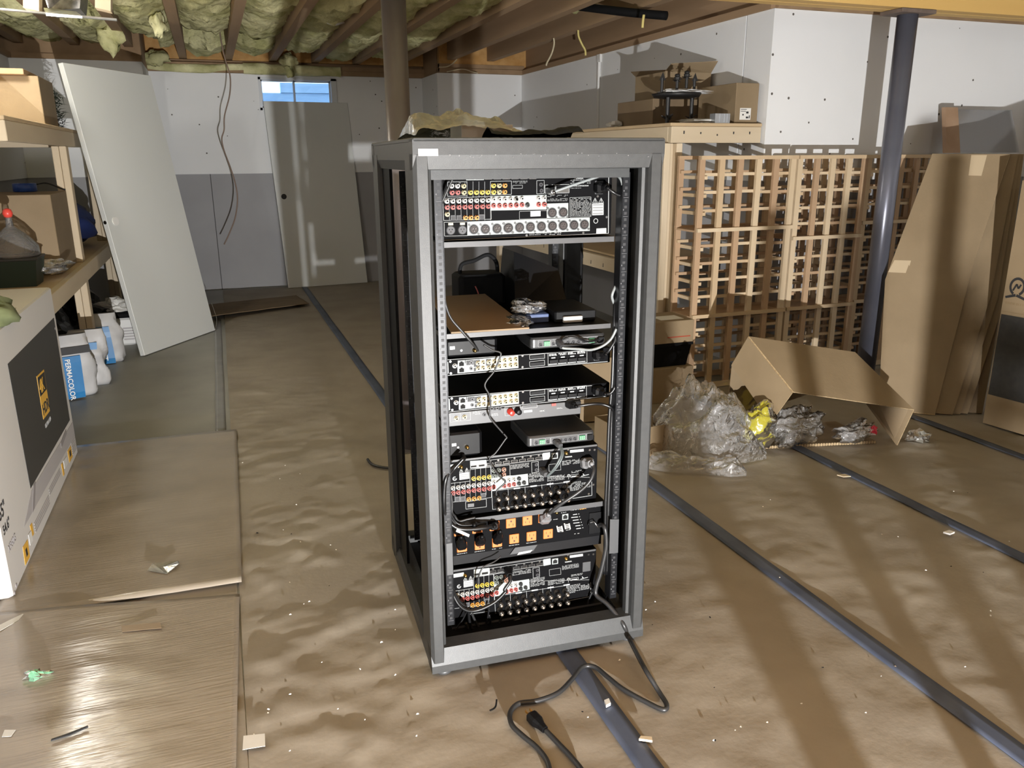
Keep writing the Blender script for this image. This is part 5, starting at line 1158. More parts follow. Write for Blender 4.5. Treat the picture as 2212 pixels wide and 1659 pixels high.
# leaning cardboard sheets
G1 = Vector(gp(1900, 888)); G2 = Vector(gp(2090, 905)); bdir = (G2-G1).normalized(); adir = Vector((-bdir.y, bdir.x, 0)); 
if adir.dot(Vector((1, 1, 0))) < 0: adir = -adir
lean = math.radians(20); vdir = adir*math.sin(lean)+Vector((0, 0, 1))*math.cos(lean); nrm = bdir.cross(vdir).normalized()
if nrm.dot(-G1) < 0: nrm = -nrm
def onsheet(px, py, k=0.0): return Vector(pl(px, py, G1-nrm*k, nrm))
def leansheet(label, pts, k, th=.006, mat=CARD):
    P = [onsheet(x, y, k) for x, y in pts]; c = Vector((P[0].x, P[0].y, 0)); t = thing('cardboard_sheet', label, 'cardboard', c)
    for p in P: p.z = max(p.z, .012)
    sheet([p-c for p in P] if (P[1]-P[0]).cross(P[2]-P[0]).dot(nrm) > 0 else [p-c for p in reversed(P)], th, 'panel', t, mat); return t, c
t, c = leansheet('tall cardboard sheet leaning by the column, front of its stack', [(1897, 886), (1985, 902), (2018, 906), (2105, 560), (2182, 333), (2014, 332), (1912, 604)], 0)
for q in (((1932, 562), (1968, 563), (1960, 590), (1918, 588)), ((2098, 335), (2132, 335), (2120, 380), (2092, 379))):
    m = MB(); m.slab([onsheet(x, y)-c+nrm*.0012 for x, y in q], -nrm*.0008); m.build('tape_patch', M('tape_tan', (.50, .40, .27), rough=.35), t)
for k, (pts, lab) in enumerate((([(1990, 903), (2056, 908), (2140, 640), (2200, 333), (2060, 332)], 'second'), ([(2000, 904), (2072, 909), (2155, 645), (2206, 333), (2080, 332)], 'third'), ([(2010, 905), (2088, 909), (2170, 650), (2212, 333), (2100, 332)], 'fourth'))):
    leansheet('tall cardboard sheet, %s from the front of the leaning stack' % lab, pts, .020+.020*k, .006, CARD)
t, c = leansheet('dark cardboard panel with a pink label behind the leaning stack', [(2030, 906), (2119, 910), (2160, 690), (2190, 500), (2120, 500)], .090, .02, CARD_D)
m = MB(); m.slab([onsheet(x, y, .090)-c+nrm*.001 for x, y in ((2099, 868), (2112, 870), (2122, 837), (2112, 835))], -nrm*.0006); m.build('pink_label', M('label_pink', (.72, .42, .66), rough=.6), t)
lm = MB(); 
for k in range(5): lm.slab([onsheet(x, y, .090)-c+nrm*.0016 for x, y in ((2105+2*k, 862-5*k), (2112+2*k, 863-5*k), (2113+2*k, 860-5*k), (2106+2*k, 859-5*k))], -nrm*.0004)
lm.build('label_print', INK_B, t, kind='stuff')
# printed box at the right edge
A = Vector(gp(2122, 918)); B = Vector(gp(2212, 945)); tt = (B-A).normalized(); nn = Vector((-tt.y, tt.x, 0)); 
if nn.dot(-A) < 0: nn = -nn
ang = math.atan2(tt.y, tt.x); t = thing('printed_box', 'tall cardboard box printed with a wreath emblem and black panel', 'box', (A.x, A.y, .012))
def bx(s, d, z): return tt*s-nn*d+Vector((0, 0, z))
m = MB(); m.hexa([bx(0, 0, 0), bx(.75, 0, 0), bx(.75, .35, 0), bx(0, .35, 0), bx(0, 0, 1.17), bx(.75, 0, 1.17), bx(.75, .35, 1.17), bx(0, .35, 1.17)]); m.build('body', CARD, t)
def face(m, s0, s1, z0, z1, d=.0012): m.slab([bx(s0, -d, z0), bx(s1, -d, z0), bx(s1, -d, z1), bx(s0, -d, z1)], nn*-.0008)
m = MB(); face(m, .004, .74, .15, .55); m.build('black_panel', M('print_black', (.022, .021, .020), (.03, .028, .025), scale=40, rough=.7), t)
em = MB(); c0, z0 = .058, .688
for k in range(20):
    a0, a1 = -math.pi*.36+k*(1.72*math.pi/20), -math.pi*.36+(k+1)*(1.72*math.pi/20)
    em.slab([bx(c0+r*math.cos(a)*.85, -.0012, z0+r*math.sin(a)) for r, a in ((.044, a0), (.044, a1), (.032, a1), (.032, a0))], nn*-.0008)
for p, q in (((-.018, -.02), (-.004, .012)), ((-.004, .012), (.006, -.008)), ((.006, -.008), (.016, .012))):
    d_ = Vector((q[0]-p[0], q[1]-p[1])).normalized(); w_ = Vector((-d_.y, d_.x))*.004
    em.slab([bx(c0+x, -.0012, z0+y) for x, y in ((p[0]-w_.x, p[1]-w_.y), (q[0]-w_.x, q[1]-w_.y), (q[0]+w_.x, q[1]+w_.y), (p[0]+w_.x, p[1]+w_.y))], nn*-.0008)
for s_ in (-1, 1): em.slab([bx(c0+s_*x, -.0012, z0+y) for x, y in ((.004, -.034), (.05, -.050), (.046, -.060), (.0, -.046))], nn*-.0008)
em.build('emblem', INK_B, t, kind='stuff')
lm = MB()
for k in range(9): face(lm, .015+.010*k, .015+.010*k+random.uniform(.004, .008), .602, .612)
face(lm, .0, .74, .563, .566); lm.build('faint_print', M('print_faint', (.24, .17, .09)), t, kind='stuff')
# plank and clear panel on the wall ledge at right
t = thing('framed_panel', 'clear wrapped panel on a brown plank standing above the leaning sheets', 'panel', (4.35, 3.84, 1.306)); 
m = MB(); m.hexa([(-.13, 0, 0), (-.02, 0, 0), (-.02, .03, 0), (-.13, .03, 0), (-.08, .10, .27), (.02, .10, .27), (.02, .13, .27), (-.08, .13, .27)]); m.build('plank', M('plank_brown', (.36, .23, .14), (.43, .29, .19), scale=6, rough=.7), t)
m = MB(); m.slab([(-.02, .02, 0), (.5, .02, 0), (.5, .12, .26), (.02, .12, .26)], (0, .004, 0)); m.build('clear_sheet', MG('clear_sheet', (.9, .9, .92), .08, .12, .35, (.62, .62, .63)), t)
m = MB(); m.hexa([(.0, .06, 0), (.09, .06, 0), (.09, .09, 0), (.0, .09, 0), (.03, .10, .19), (.10, .10, .19), (.10, .12, .19), (.03, .12, .19)]); m.build('dark_post', M('post_dark', (.10, .08, .08), rough=.7), t)
# ================================================================== left side of the basement
# lumber shelving
sh = thing('lumber_shelving', 'lumber shelving with two deep shelves along the wall behind the television box', 'shelving', (-1.1, 5.4, 0)); o_ = Vector((-1.1, 5.4, 0))
def sx(a, b, mat, name): return MB().bbox(tuple(Vector(a)-o_), tuple(Vector(b)-o_), .003).build(name, mat, sh)
SX = -.79
sx((XL+.03, 4.05, 1.462), (SX, 6.27, 1.48), PLY, 'top_board'); sx((SX-.038, 4.05, 1.375), (SX, 6.27, 1.461), PINE_H, 'top_rim'); sx((XL+.03, 4.05, 1.375), (SX-.04, 4.088, 1.461), PINE_H, 'top_rim'); sx((XL+.03, 6.232, 1.375), (SX-.04, 6.27, 1.461), PINE_H, 'top_rim')
sx((XL+.03, 3.95, .672), (SX, 7.6, .688), PLY, 'middle_board'); sx((SX-.0, 3.95, .595), (SX+.036, 7.6, .688), PINE_H, 'middle_rim'); sx((XL+.03, 3.95, .595), (SX-.002, 3.988, .671), PINE_H, 'middle_rim')
for y in (5.56, 7.22):
    for dx in (0, .040): sx((SX-.078+dx, y, .0), (SX-.040+dx, y+.089, .594), PINE, 'leg')
for dx in (0, .040): sx((SX-.078+dx, 5.56, .689), (SX-.040+dx, 5.649, 1.374), PINE, 'leg'); sx((SX-.085+dx, 7.0, .689), (SX-.047+dx, 7.089, 1.374), PINE, 'leg')
sx((XL+.04, 4.1, 0), (XL+.078, 4.19, 1.374), PINE, 'leg'); sx((XL+.04, 7.2, 0), (XL+.078, 7.29, .594), PINE, 'leg')
# television box
tv = thing('television_box', 'white television box with a dark screen picture and orange badge', 'box', (-.69, 3.2, .0160)); TO = Vector((-.69, 3.2, .0135))
def tvp(y, z, d=0): return (d, y-3.2, z-.0135)
MB().bbox((-.20, 2.55-3.2, 0), (0, 3.88-3.2, .757), .008).build('carton', TVW, tv)
def tvq(name, pts, mat, d=.0012): return MB().slab([tvp(y, z, d) for y, z in pts], (-.0008, 0, 0)).build(name, mat, tv)
tvq('screen_print', [(2.968, .205), (3.815, .190), (3.835, .645), (2.968, .648)], M('print_charcoal', (.045, .045, .044), rough=.5))
AMB = M('print_amber', (.78, .44, .06), rough=.5)
tvq('badge', [(3.325, .345), (3.455, .340), (3.475, .505), (3.335, .512)], AMB, .0020)
tvq('badge_dark', [(3.336, .432), (3.460, .428), (3.468, .497), (3.342, .504)], M('badge_black', (.02, .02, .02), rough=.5), .0028)
place_text('4K', .070, AMB, tv, tvp(3.348, .440, .0032), (0, 1, 0), (0, 0, 1), bold=.001); place_text('HDR', .058, INK_B, tv, tvp(3.335, .357, .0026), (0, 1, 0), (0, 0, 1), bold=.001)
place_text('ULTRA HD', .024, M('print_grey', (.40, .40, .40)), tv, tvp(3.335, .305, .0020), (0, 1, 0), (0, 0, 1), bold=.0004)
GP = M('print_mid_grey', (.30, .28, .29), rough=.5); GL = M('print_light_grey', (.46, .44, .45), rough=.5)
tvq('stand_print', [(2.80, .135), (3.87, .100), (3.87, .165), (2.97, .195)], GL); tvq('stand_print', [(2.93, .13), (2.97, .13), (3.05, .20), (3.01, .20)], GP, .002); tvq('stand_print', [(3.55, .150), (3.70, .165), (3.70, .185), (3.55, .172)], GP, .002)
tvq('gold_square', [(2.735, .030), (2.805, .026), (2.815, .085), (2.745, .090)], AMB); tvq('gold_square', [(3.66, .045), (3.745, .042), (3.745, .095), (3.66, .098)], AMB)
tvq('gold_square', [(2.875, .065), (2.905, .063), (2.905, .105), (2.875, .107)], AMB); tvq('gold_square', [(3.50, .045), (3.53, .043), (3.53, .095), (3.50, .098)], AMB)
tvq('white_icon', [(2.83, .055), (2.875, .052), (2.875, .09), (2.83, .094)], WHITE, .002); tvq('white_icon', [(3.545, .06), (3.62, .055), (3.62, .09), (3.545, .095)], WHITE, .002)
tvq('gold_mark', [(2.765, .045), (2.785, .045), (2.785, .07), (2.765, .07)], INK_B, .002); tvq('gold_mark', [(3.69, .06), (3.72, .06), (3.72, .085), (3.69, .085)], INK_B, .002)
tx = MB()
for (y0, y1, z0, rows) in ((2.93, 3.20, .055, 4), (3.22, 3.46, .075, 3), (3.76, 3.86, .045, 6)):
    for r in range(rows): tx.slab([tvp(y0, z0+.010*r, .0012), tvp(y1, z0+.010*r-.004, .0012), tvp(y1, z0+.010*r+.001, .0012), tvp(y0, z0+.010*r+.005, .0012)], (-.0008, 0, 0))
tx.build('fine_print', GL, tv, kind='stuff')
place_text('55"', .058, INK_B, tv, tvp(2.562, .262, .0012), (0, 1, 0), (0, 0, 1), bold=.0006); place_text('54.6"', .040, INK_B, tv, tvp(2.575, .210, .0012), (0, 1, 0), (0, 0, 1), bold=.0003); place_text('X950G', .034, GP, tv, tvp(2.590, .145, .0012), (0, 1, 0), (0, 0, 1))
for y, z in ((2.57, .02), (3.82, .60), (2.60, .03)): MB().cyl(tvp(y, z, 0), tvp(y, z, .002), .006, n=10).build('staple', GP, tv)
tpm = MB()
for (a, b, c_, d) in ((-.15, -.5, -.05, -.45), (-.16, -.2, -.08, -.12), (-.10, .1, -.03, .16), (-.16, .2, -.06, .24), (-.09, -.35, -.02, -.30)): tpm.box((a, b, .7572), (c_, d, .758))
tpm.build('top_print', M('print_brown', (.22, .16, .10)), tv, kind='stuff')
crumple('green_cloth', 'green cloth slumped over the television box edge', 'cloth', (-.73, 3.06, .80), (.075, .10, .055), M('cloth_green', (.10, .125, .05), (.15, .17, .08), scale=12, rough=.9), 41, 28, 18, .25, zmin=.7725, smooth_=True)
# things on the shelves
carton('cardboard_box', 'tan cardboard box on the middle shelf behind the bottle', (-1.40, 5.0, .689), (-.82, 5.53, 1.117), CARD)
t = thing('tape_roll', 'blue tape roll on the cardboard box of the middle shelf', 'tape roll', tuple(gp(55, 414, 1.118))); m = MB()
m.lathe([(.028, 0), (.058, 0), (.062, .004), (.062, .044), (.058, .048), (.028, .048)], n=28); m.build('roll', M('tape_blue_roll', (.02, .06, .28), (.03, .09, .36), scale=60, rough=.35), t, True); MB().lathe([(.0285, .046), (.0285, .0486)], n=20).build('core', INK_B, t)
MB().tube([(.06, .02, .04), (.11, .04, .045), (.17, .05, .018), (.20, .06, .004)], .004, 6).build('loose_end', INK_B, t, True)
t = thing('storage_tub', 'dark green tub on the middle shelf under a clear bag', 'tub', (-.95, 4.64, .689)); m = MB(); m.hexa([(-.10, -.09, 0), (.08, -.09, 0), (.08, .09, 0), (-.10, .09, 0), (-.12, -.11, .13), (.10, -.11, .13), (.10, .11, .13), (-.12, .11, .13)]); m.build('body', M('tub_green', (.018, .035, .022), rough=.5), t)
m = MB(); m.bbox((-.125, -.115, .13), (.105, .115, .142), .004); m.build('rim', M('tub_rim', (.05, .05, .05), rough=.6), t)
t = thing('bottle', 'clear bottle with a red ball stopper wrapped in film', 'bottle', (-.96, 4.64, .8315)); m = MB()
m.lathe([(.10, 0), (.115, .01), (.112, .05), (.075, .10), (.035, .135), (.017, .15), (.014, .19), (.012, .195)], n=24); m.build('film_cone', CLEAR, t, True)
m = MB(); m.lathe([(.008, .19), (.018, .196), (.023, .212), (.018, .230), (.006, .236)], n=18); m.build('red_stopper', M('stopper_red', (.72, .07, .05), rough=.35), t, True)
crumple('plastic_bag', 'long clear plastic bag drooping off the middle shelf', 'plastic bag', (-.86, 4.90, .745), (.09, .17, .035), CLEAR, 44, 30, 22, .5, zmin=.690, smooth_=True)
crumple('duffel_bag', 'dark blue duffel bag on the middle shelf behind the post', 'bag', (-1.05, 6.6, .86), (.22, .32, .17), M('bag_blue', (.012, .025, .11), rough=.7), 46, 30, 20, .18, zmin=.689, smooth_=True)
carton('cardboard_box', 'cardboard box at the near end of the top shelf', (-1.40, 5.35, 1.481), (-.845, 5.80, 1.745), CARD)
MB_ = MB(); MB_.bbox((-.22, -.3, 0), (.22, .3, .030), .003); pk = MB_.build('plank', JOIST, None, label='grey plank lying on the top shelf box', cat='plank'); pk.location = (-1.12, 5.58, 1.7455)
t = thing('dark_wreath', 'dark bristly wreath on the top shelf', 'wreath', (-.90, 6.03, 1.481)); m = MB()
R_ = random.Random(3)
for k in range(420):
    a = R_.uniform(0, 6.28); r = .10+R_.gauss(0, .02); z = .11+.10*math.sin(a); p = Vector((R_.gauss(0, .025), r*math.cos(a)*1.3, max(.012, .115+r*math.sin(a))))
    d = Vector((R_.uniform(-1, 1), R_.uniform(-1, 1), R_.uniform(-.6, 1))).normalized()*.055; q = p+d; q.z = max(q.z, .004)
    w = d.orthogonal().normalized()*.003; m.add([p-w, p+w, q], [(0, 1, 2)])
m.build('bristles', M('bristle_dark', (.02, .03, .018), rough=.9), t, kind='stuff')
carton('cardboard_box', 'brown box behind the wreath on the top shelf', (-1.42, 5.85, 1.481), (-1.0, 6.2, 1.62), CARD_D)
# sacks and tubs under the shelves
def sack(name, label, loc, size, rz, tilt, lean, seed, band):
    t = thing(name, label, 'sack', loc, rz); n, mm = 28, 20
    U, V = np.meshgrid(np.linspace(0, 2*math.pi, n), np.linspace(0, 1, mm), indexing='ij')
    sq = lambda c_: np.sign(c_)*np.abs(c_)**.6
    prof_ = np.clip(np.minimum((V+.02)*14, 1), 0, 1)*np.interp(V, [0, .1, .6, .85, 1], [.9, 1, .97, .72, .30])
    nz = 1+.30*fbm(np.cos(U)*2+seed, V*5+np.sin(U), seed, 3); nz[-1] = nz[0]
    X = size[0]*sq(np.cos(U))*np.interp(V, [0, .1, .6, .85, 1], [.9, 1, 1, .95, .85])*nz; Y = size[1]*sq(np.sin(U))*prof_*nz; Z = size[2]*V
    X = X+lean*V**1.5*size[2]
    link('body', grid_mesh('body', X, Y, Z, M('sack_white', (.42, .42, .43), (.50, .50, .51), scale=8, rough=.5), True), t)
    return t
def sackprint(t, size, x0, x1, z0, z1, mat, name, lean=0.0, d=.012):
    m = MB(); k = 8; z = np.linspace(z0, z1, k)
    f = lambda zz: -size[1]*1.03*np.interp(zz/size[2], [0, .1, .6, .85, 1], [.9, 1, .97, .72, .30])-d
    vs = []; 
    for zz in z: vs += [(x0+lean*(zz/size[2])**1.5*size[2], f(zz), zz), (x1+lean*(zz/size[2])**1.5*size[2], f(zz), zz)]
    vs += [(x, y+.006, zz) for x, y, zz in vs]
    fs = []
    for i in range(k-1): a = 2*i; fs += [(a, a+1, a+3, a+2), (2*k+a, 2*k+a+2, 2*k+a+3, 2*k+a+1)]
    m.add(vs, fs); return m.build(name, mat, t)
SBLUE = M('sack_blue', (.012, .15, .38), (.02, .19, .45), scale=10, rough=.4)
s1 = (.125, .065, .36); t = sack('grout_sack', 'white and blue grout sack standing beside the television box', (-.85, 4.93, .001), s1, .35, 0, .02, 3, 0)
sackprint(t, s1, -.085, .045, .01, .25, SBLUE, 'blue_band', .02); sackprint(t, s1, -.09, .10, .26, .30, INK_B, 'dark_band', .02)
place_text('PERMACOLOR', .036, WHITE, t, (-.032, -.083, .24), (0, 0, -1), (1, 0, 0), bold=.0006)
s2 = (.11, .06, .34); t = sack('grout_sack', 'white grout sack with printed lines behind the blue-banded sack', (-.80, 5.16, .001), s2, .1, 0, .06, 5, 0)
sackprint(t, s2, -.01, .03, .03, .22, GL, 'printed_lines', .06); sackprint(t, s2, -.07, .06, .23, .27, SBLUE, 'blue_band', .06)
s3 = (.10, .055, .33); t = sack('grout_sack', 'small blue-faced grout sack by the shelf post', (-.745, 5.75, .001), s3, .15, 0, -.06, 7, 0)
sackprint(t, s3, -.085, .03, .005, .25, SBLUE, 'blue_band', -.06)
place_text('GROUT', .046, WHITE, t, (-.045, -.080, .19), (0, 0, -1), (1, 0, 0), bold=.0008)
t = thing('joint_compound_tub', 'white tub with printed label beside the leaning door', 'tub', (-.72, 6.35, .001)); m = MB(); m.bbox((-.11, -.10, 0), (.11, .10, .20), .02); m.build('body', WHITE, t)
m = MB(); m.bbox((-.118, -.108, .20), (.118, .108, .245), .02); m.build('dark_liner', BLACKM, t); mm_ = MB()
for k in range(5): mm_.box((-.08, -.1012, .05+.025*k), (-.02, -.1004, .056+.025*k)); mm_.box((.02, -.1012, .04+.02*k), (.09, -.1004, .052+.02*k))
mm_.build('label_print', GL, t, kind='stuff')
crumple('paper_heap', 'heap of shredded white paper in the tub by the door', 'paper', (-.72, 6.35, .27), (.10, .09, .045), PAPERW, 49, 20, 12, .7, zmin=.2455)
for i, (x, y, z, s_, lab) in enumerate(((-1.2, 5.0, .20, (.15, .30, .20), 'black trash bag under the near part of the shelf'), (-1.15, 5.85, .20, (.18, .32, .20), 'black trash bag between the shelf posts'), (-1.12, 6.75, .22, (.20, .36, .22), 'black trash bag under the far part of the shelf'))):
    crumple('trash_bag', lab, 'trash bag', (x, y, z), s_, M('bag_black_film', (.012, .012, .013), rough=.35), 60+i, 34, 20, .28, zmin=.001)
# flattened cardboard on the floor
def flat_card(label, pts, z, seed, mat=CARD_G, th=.005, curl=None, n=46, m_=46):
    P = [np.array(gp(x, y, z)) if len(q) == 2 else np.array(q) for q in pts for x, y in [q[:2]]]
    u, v = np.meshgrid(np.linspace(0, 1, n), np.linspace(0, 1, m_), indexing='ij')
    X = (1-u)*(1-v)*P[0][0]+u*(1-v)*P[1][0]+u*v*P[2][0]+(1-u)*v*P[3][0]; Y = (1-u)*(1-v)*P[0][1]+u*(1-v)*P[1][1]+u*v*P[2][1]+(1-u)*v*P[3][1]
    Z = z+th+.0035*fbm(X*5, Y*14, seed, 3)+.0012*fbm(X*3, Y*60, seed+2, 2)
    if curl is not None: Z += curl(u, v)
    Z = np.maximum(Z, z+.001)
    c = np.array([X.mean(), Y.mean(), 0]); me = grid_mesh('cardboard_flat', X-c[0], Y-c[1], Z, mat); o = link('cardboard_flat', me, label=label, cat='cardboard'); o.location = c
    so = o.modifiers.new('thick', 'SOLIDIFY'); so.thickness = th; so.offset = -1; return o
flat_card('flattened grey-brown cardboard beside the television box', [(110, 972), (511, 931), (523, 1266), (-10, 1340)], .0055, 71, curl=lambda u, v: .010*np.clip(v-.86, 0, 1)/.14*np.clip(u-.2, 0, 1))
flat_card('flattened shiny cardboard beside the white paper slip', [(-60, 1336), (518, 1286), (508, 1760), (-160, 1830)], .0065, 74, curl=lambda u, v: -.001+.004*np.sin(u*5))
flat_card('flattened dark cardboard on the floor by the far wall', [(448, 660), (640, 640), (668, 662), (456, 693)], .006, 77, CARD_D, curl=lambda u, v: .02*v*(1-u)*.5+.02*v)
# ------------------------------------------------------------------ hanging wires and pipes under the ceiling
def hang(label, pts, Y, r, mat, name='hanging_wire', cat='wire'):
    P = [ony(x, y, Y if np.isscalar(Y) else Y[i]) for i, (x, y) in enumerate(pts)]; return cable(name, label, P, r, mat, 6, cat=cat)
BRNW = M('wire_brown', (.24, .17, .13), rough=.6); YELW = M('wire_yellow', (.66, .56, .20), rough=.5); CREAM = M('wire_cream', (.62, .55, .38), rough=.5)
hang('brown frayed wire hanging from the joists before the window', [(462, -60), (470, 30), (478, 90), (487, 130), (497, 165), (496, 205), (485, 250), (484, 280), (479, 300), (484, 325), (497, 360), (508, 395), (513, 430), (508, 470), (495, 505), (484, 528)], 7.9, .006, BRNW)
hang('cream wire loop hanging over the long white wall', [(1196, 82), (1197, 95), (1192, 115), (1182, 135), (1180, 142)], 6.3, .007, CREAM)
hang('yellow wire end above the white conduit', [(1249, 60), (1250, 78), (1257, 95), (1264, 108), (1265, 120)], 5.9, .008, YELW)
hang('short yellow wire below the black pipe', [(1391, 32), (1389, 46), (1388, 60)], 4.6, .008, YELW)
hang('thin pale wire drooping along the back sill', [(948, 145), (965, 144), (978, 137), (987, 128)], 7.9, .005, CREAM)
hang('pale cable bowed above the back corner wall', [(965, 155), (990, 150), (1005, 150), (1020, 155), (1032, 158)], 7.9, .005, CREAM)
pp = thing('drain_pipe', 'black drain pipe elbow under the joists by the long white wall', 'pipe', tuple(ony(1440, 32, 4.7))); b = Vector(ony(1440, 32, 4.7))
P = [Vector(ony(1250, 14, 5.3)), Vector(ony(1300, 20, 5.1)), Vector(ony(1360, 27, 4.9)), Vector(ony(1440, 34, 4.7))]
MB().tube([p-b for p in P], .026, 14, 4).build('run', BLACKM, pp, True); MB().cyl(P[0]-b, P[0]-b+Vector((.18, -.05, .10)), .028, n=14).build('elbow', BLACKM, pp, True)
t = thing('sprinkler_stub', 'white pipe stub hanging from the joists near the window', 'pipe', tuple(ony(722, 45, 6.4))); 
MB().cyl((0, 0, 0), (-.01, 0, .16), .012, n=10).build('pipe', WHITE, t, True); MB().lathe([(.02, -.03), (.075, -.012), (.07, .0), (.02, .004)], n=18).build('flange', WHITE, t, True)
t = thing('metal_duct', 'shiny metal duct strap under the joists above the shelving', 'duct', tuple(ony(140, 20, 4.9))); b = Vector(ony(140, 20, 4.9))
q = [Vector(ony(x, y, Y))-b for x, y, Y in ((95, 22, 5.0), (165, 30, 4.9), (178, 40, 4.7), (100, 34, 4.8))]; m = MB(); m.slab(q, (0, 0, .012)); m.build('strap', GALV, t)
q = [Vector(ony(x, y, Y))-b for x, y, Y in ((85, -40, 5.0), (178, -40, 4.9), (172, 18, 4.9), (105, 22, 5.0))]; m = MB(); m.slab(q, (0, .25, 0)); m.build('foil_wrap', M('foil_dark', (.06, .06, .065), (.16, .16, .17), scale=25, rough=.35, metal=.7), t)
for x in (50, 205): q = [Vector(ony(x+dx, y, 4.85))-b for dx, y in ((0, -30), (34, -30), (34, 24), (0, 16))]; m = MB(); m.slab(q, (0, .09, 0)); m.build('hanger_block', PINE, t)
q = [Vector(ony(x, y, 4.8))-b for x, y in ((-20, 15), (252, 40), (252, 44), (-20, 19))]; m = MB(); m.slab(q, (0, .03, 0)); m.build('strap', GALV, t)
# ------------------------------------------------------------------ lamps; the ceiling bulb behind the viewer is added fill
def bulb(loc, label):
    t = thing('ceiling_lamp', label, 'lamp', (loc[0], loc[1], ZJ)); MB().lathe([(.05, -.03), (.055, 0)], n=18).build('lampholder', WHITE, t, True)
    MB().lathe([(.012, -.14), (.03, -.125), (.032, -.10), (.016, -.06), (.014, -.03)], n=16).build('bulb', M('bulb_glow', (.9, .85, .75), emit=((1, .9, .75), 6.0)), t, True)
bulb((-.98, 4.75), 'bare ceiling bulb over the lumber shelving'); bulb((.9, -2.2), 'unseen ceiling bulb added for fill over the yellow work lamp')
wl = thing('work_lamp', 'portable yellow work lamp standing on the paper floor', 'lamp', (LAMP.x, LAMP.y-.05, .006), math.radians(-14))
m = MB(); m.bbox((-.11, -.09, .145), (.11, .012, .315), .012); m.build('housing', M('lamp_yellow', (.65, .45, .03), rough=.45), wl)
m = MB(); m.box((-.09, .013, .165), (.09, .017, .295)); m.build('lens', M('lamp_lens', (.9, .9, .9), emit=((1, .97, .9), 8.0)), wl)
m = MB(); m.tube([(-.125, -.03, .24), (-.13, -.03, .06), (-.13, .09, .012), (.13, .09, .012), (.13, -.03, .06), (.125, -.03, .24)], .010, 8, 1); m.tube([(-.13, -.03, .06), (-.13, -.17, .012), (.13, -.17, .012), (.13, -.03, .06)], .010, 8, 1); m.build('stand', BLACKP, wl, True)
# unseen stool added by the lamp, legs set to cast the floor streaks
A, B, C_, D_ = Vector((.736, -.02, 0)), Vector((1.012, .184, 0)), Vector((.943, -.123, 0)), Vector((1.19, .068, 0)); c = (A+B+C_+D_)/4
t = thing('shadow_stool', 'unseen upturned stool added beside the work lamp to cast floor streaks', 'stool', (c.x, c.y, .014))
for p, w_, hh in ((A, .034, .36), (B, .021, .42), (C_, .022, .37), (D_, .02, .50)):
    q = p-c; d_ = Vector((p.x-LAMP.x, p.y-LAMP.y, 0)).normalized(); s_ = Vector((-d_.y, d_.x, 0))*w_; e_ = d_*.018; o2 = q.normalized()*.02
    m = MB(); m.hexa([q+v+Vector((0, 0, .025)) for v in (-s_-e_, s_-e_, s_+e_, -s_+e_)]+[q+o2+v*.75+Vector((0, 0, hh)) for v in (-s_-e_, s_-e_, s_+e_, -s_+e_)]); m.build('leg', PINE, t)
m = MB(); m.slab([(p-c)*1.12 for p in (A, C_, D_, B)], (0, 0, .025)); m.build('seat', PINE_H, t)
# unseen crate added by the lamp so its lattice casts dappled shadows
t = thing('shadow_crate', 'unseen black lattice crate added beside the work lamp to cast dappled shadows', 'crate', (.95, -.52, .014), math.radians(-35)); m = MB()
for s_ in (0, 1):
    for k in range(7):
        m.box((-.15+.046*k, -.15+.296*s_, 0), (-.15+.046*k+.014, -.146+.296*s_, .28)); m.box((-.15+.296*s_, -.15+.046*k, 0), (-.146+.296*s_, -.15+.046*k+.014, .28))
    for k in range(6): m.box((-.15, -.15+.296*s_, .048*k), (.146, -.146+.296*s_, .048*k+.014)); m.box((-.15+.296*s_, -.15, .048*k), (-.146+.296*s_, .146, .048*k+.014))
m.build('lattice', BLACKP, t, kind='stuff'); MB().box((-.146, -.146, 0), (.146, .146, .004)).build('floor_panel', BLACKP, t)
# ------------------------------------------------------------------ litter on the paper
def slip(name, label, pts, mat, z=.013, th=.0008, bend=0.0, cat='litter', **kw):
    P = [Vector(gp(x, y, z)) for x, y in pts]; c = sum(P, Vector())/len(P); c.z = 0
    for i, p in enumerate(P): p.z = z+bend*(i % 2)
    m = MB(); m.slab([p-c for p in P], (0, 0, th)); o = m.build(name, mat, None, label=label, cat=cat, **kw); o.location = c; return o
slip('paper_slip', 'white rectangular paper slip lying by the shiny flattened cardboard', [(524, 1620), (526, 1590), (572, 1585), (573, 1612)], PAPERW, .016, cat='paper')
slip('tape_piece', 'brown tape piece stuck on the near flattened cardboard', [(264, 1365), (262, 1352), (346, 1345), (349, 1357)], M('tape_brown', (.30, .22, .14), rough=.3), .020, cat='tape')
slip('wood_sliver', 'dark thin wood sliver on the near flattened cardboard', [(110, 1602), (112, 1598), (150, 1585), (190, 1569), (191, 1572), (150, 1590)], INK_B, .024, .003)
slip('paper_chip', 'white paper chip with a blue mark on the near flattened cardboard', [(4, 1592), (10, 1577), (34, 1577), (24, 1591)], WHITE, .022, cat='paper')
slip('film_scrap', 'clear film scrap on the flattened cardboard by the television box', [(318, 1232), (330, 1222), (385, 1211), (388, 1222), (360, 1240)], CLEAR2, .020, bend=.008, cat='film')
crumple('green_scrap', 'crumpled green film scrap on the near flattened cardboard', 'litter', tuple(gp(79, 1458, .026)), (.030, .014, .014), MG('green_film', (.5, .85, .62), .06, .15, .55, (.25, .55, .35)), 81, 16, 9, .6, zmin=.019)
slip('kraft_scrap', 'torn pale paper corner at the near flattened cardboard', [(-20, 1360), (20, 1340), (54, 1324), (40, 1340), (-20, 1375)], PAPERW, .019, cat='paper')
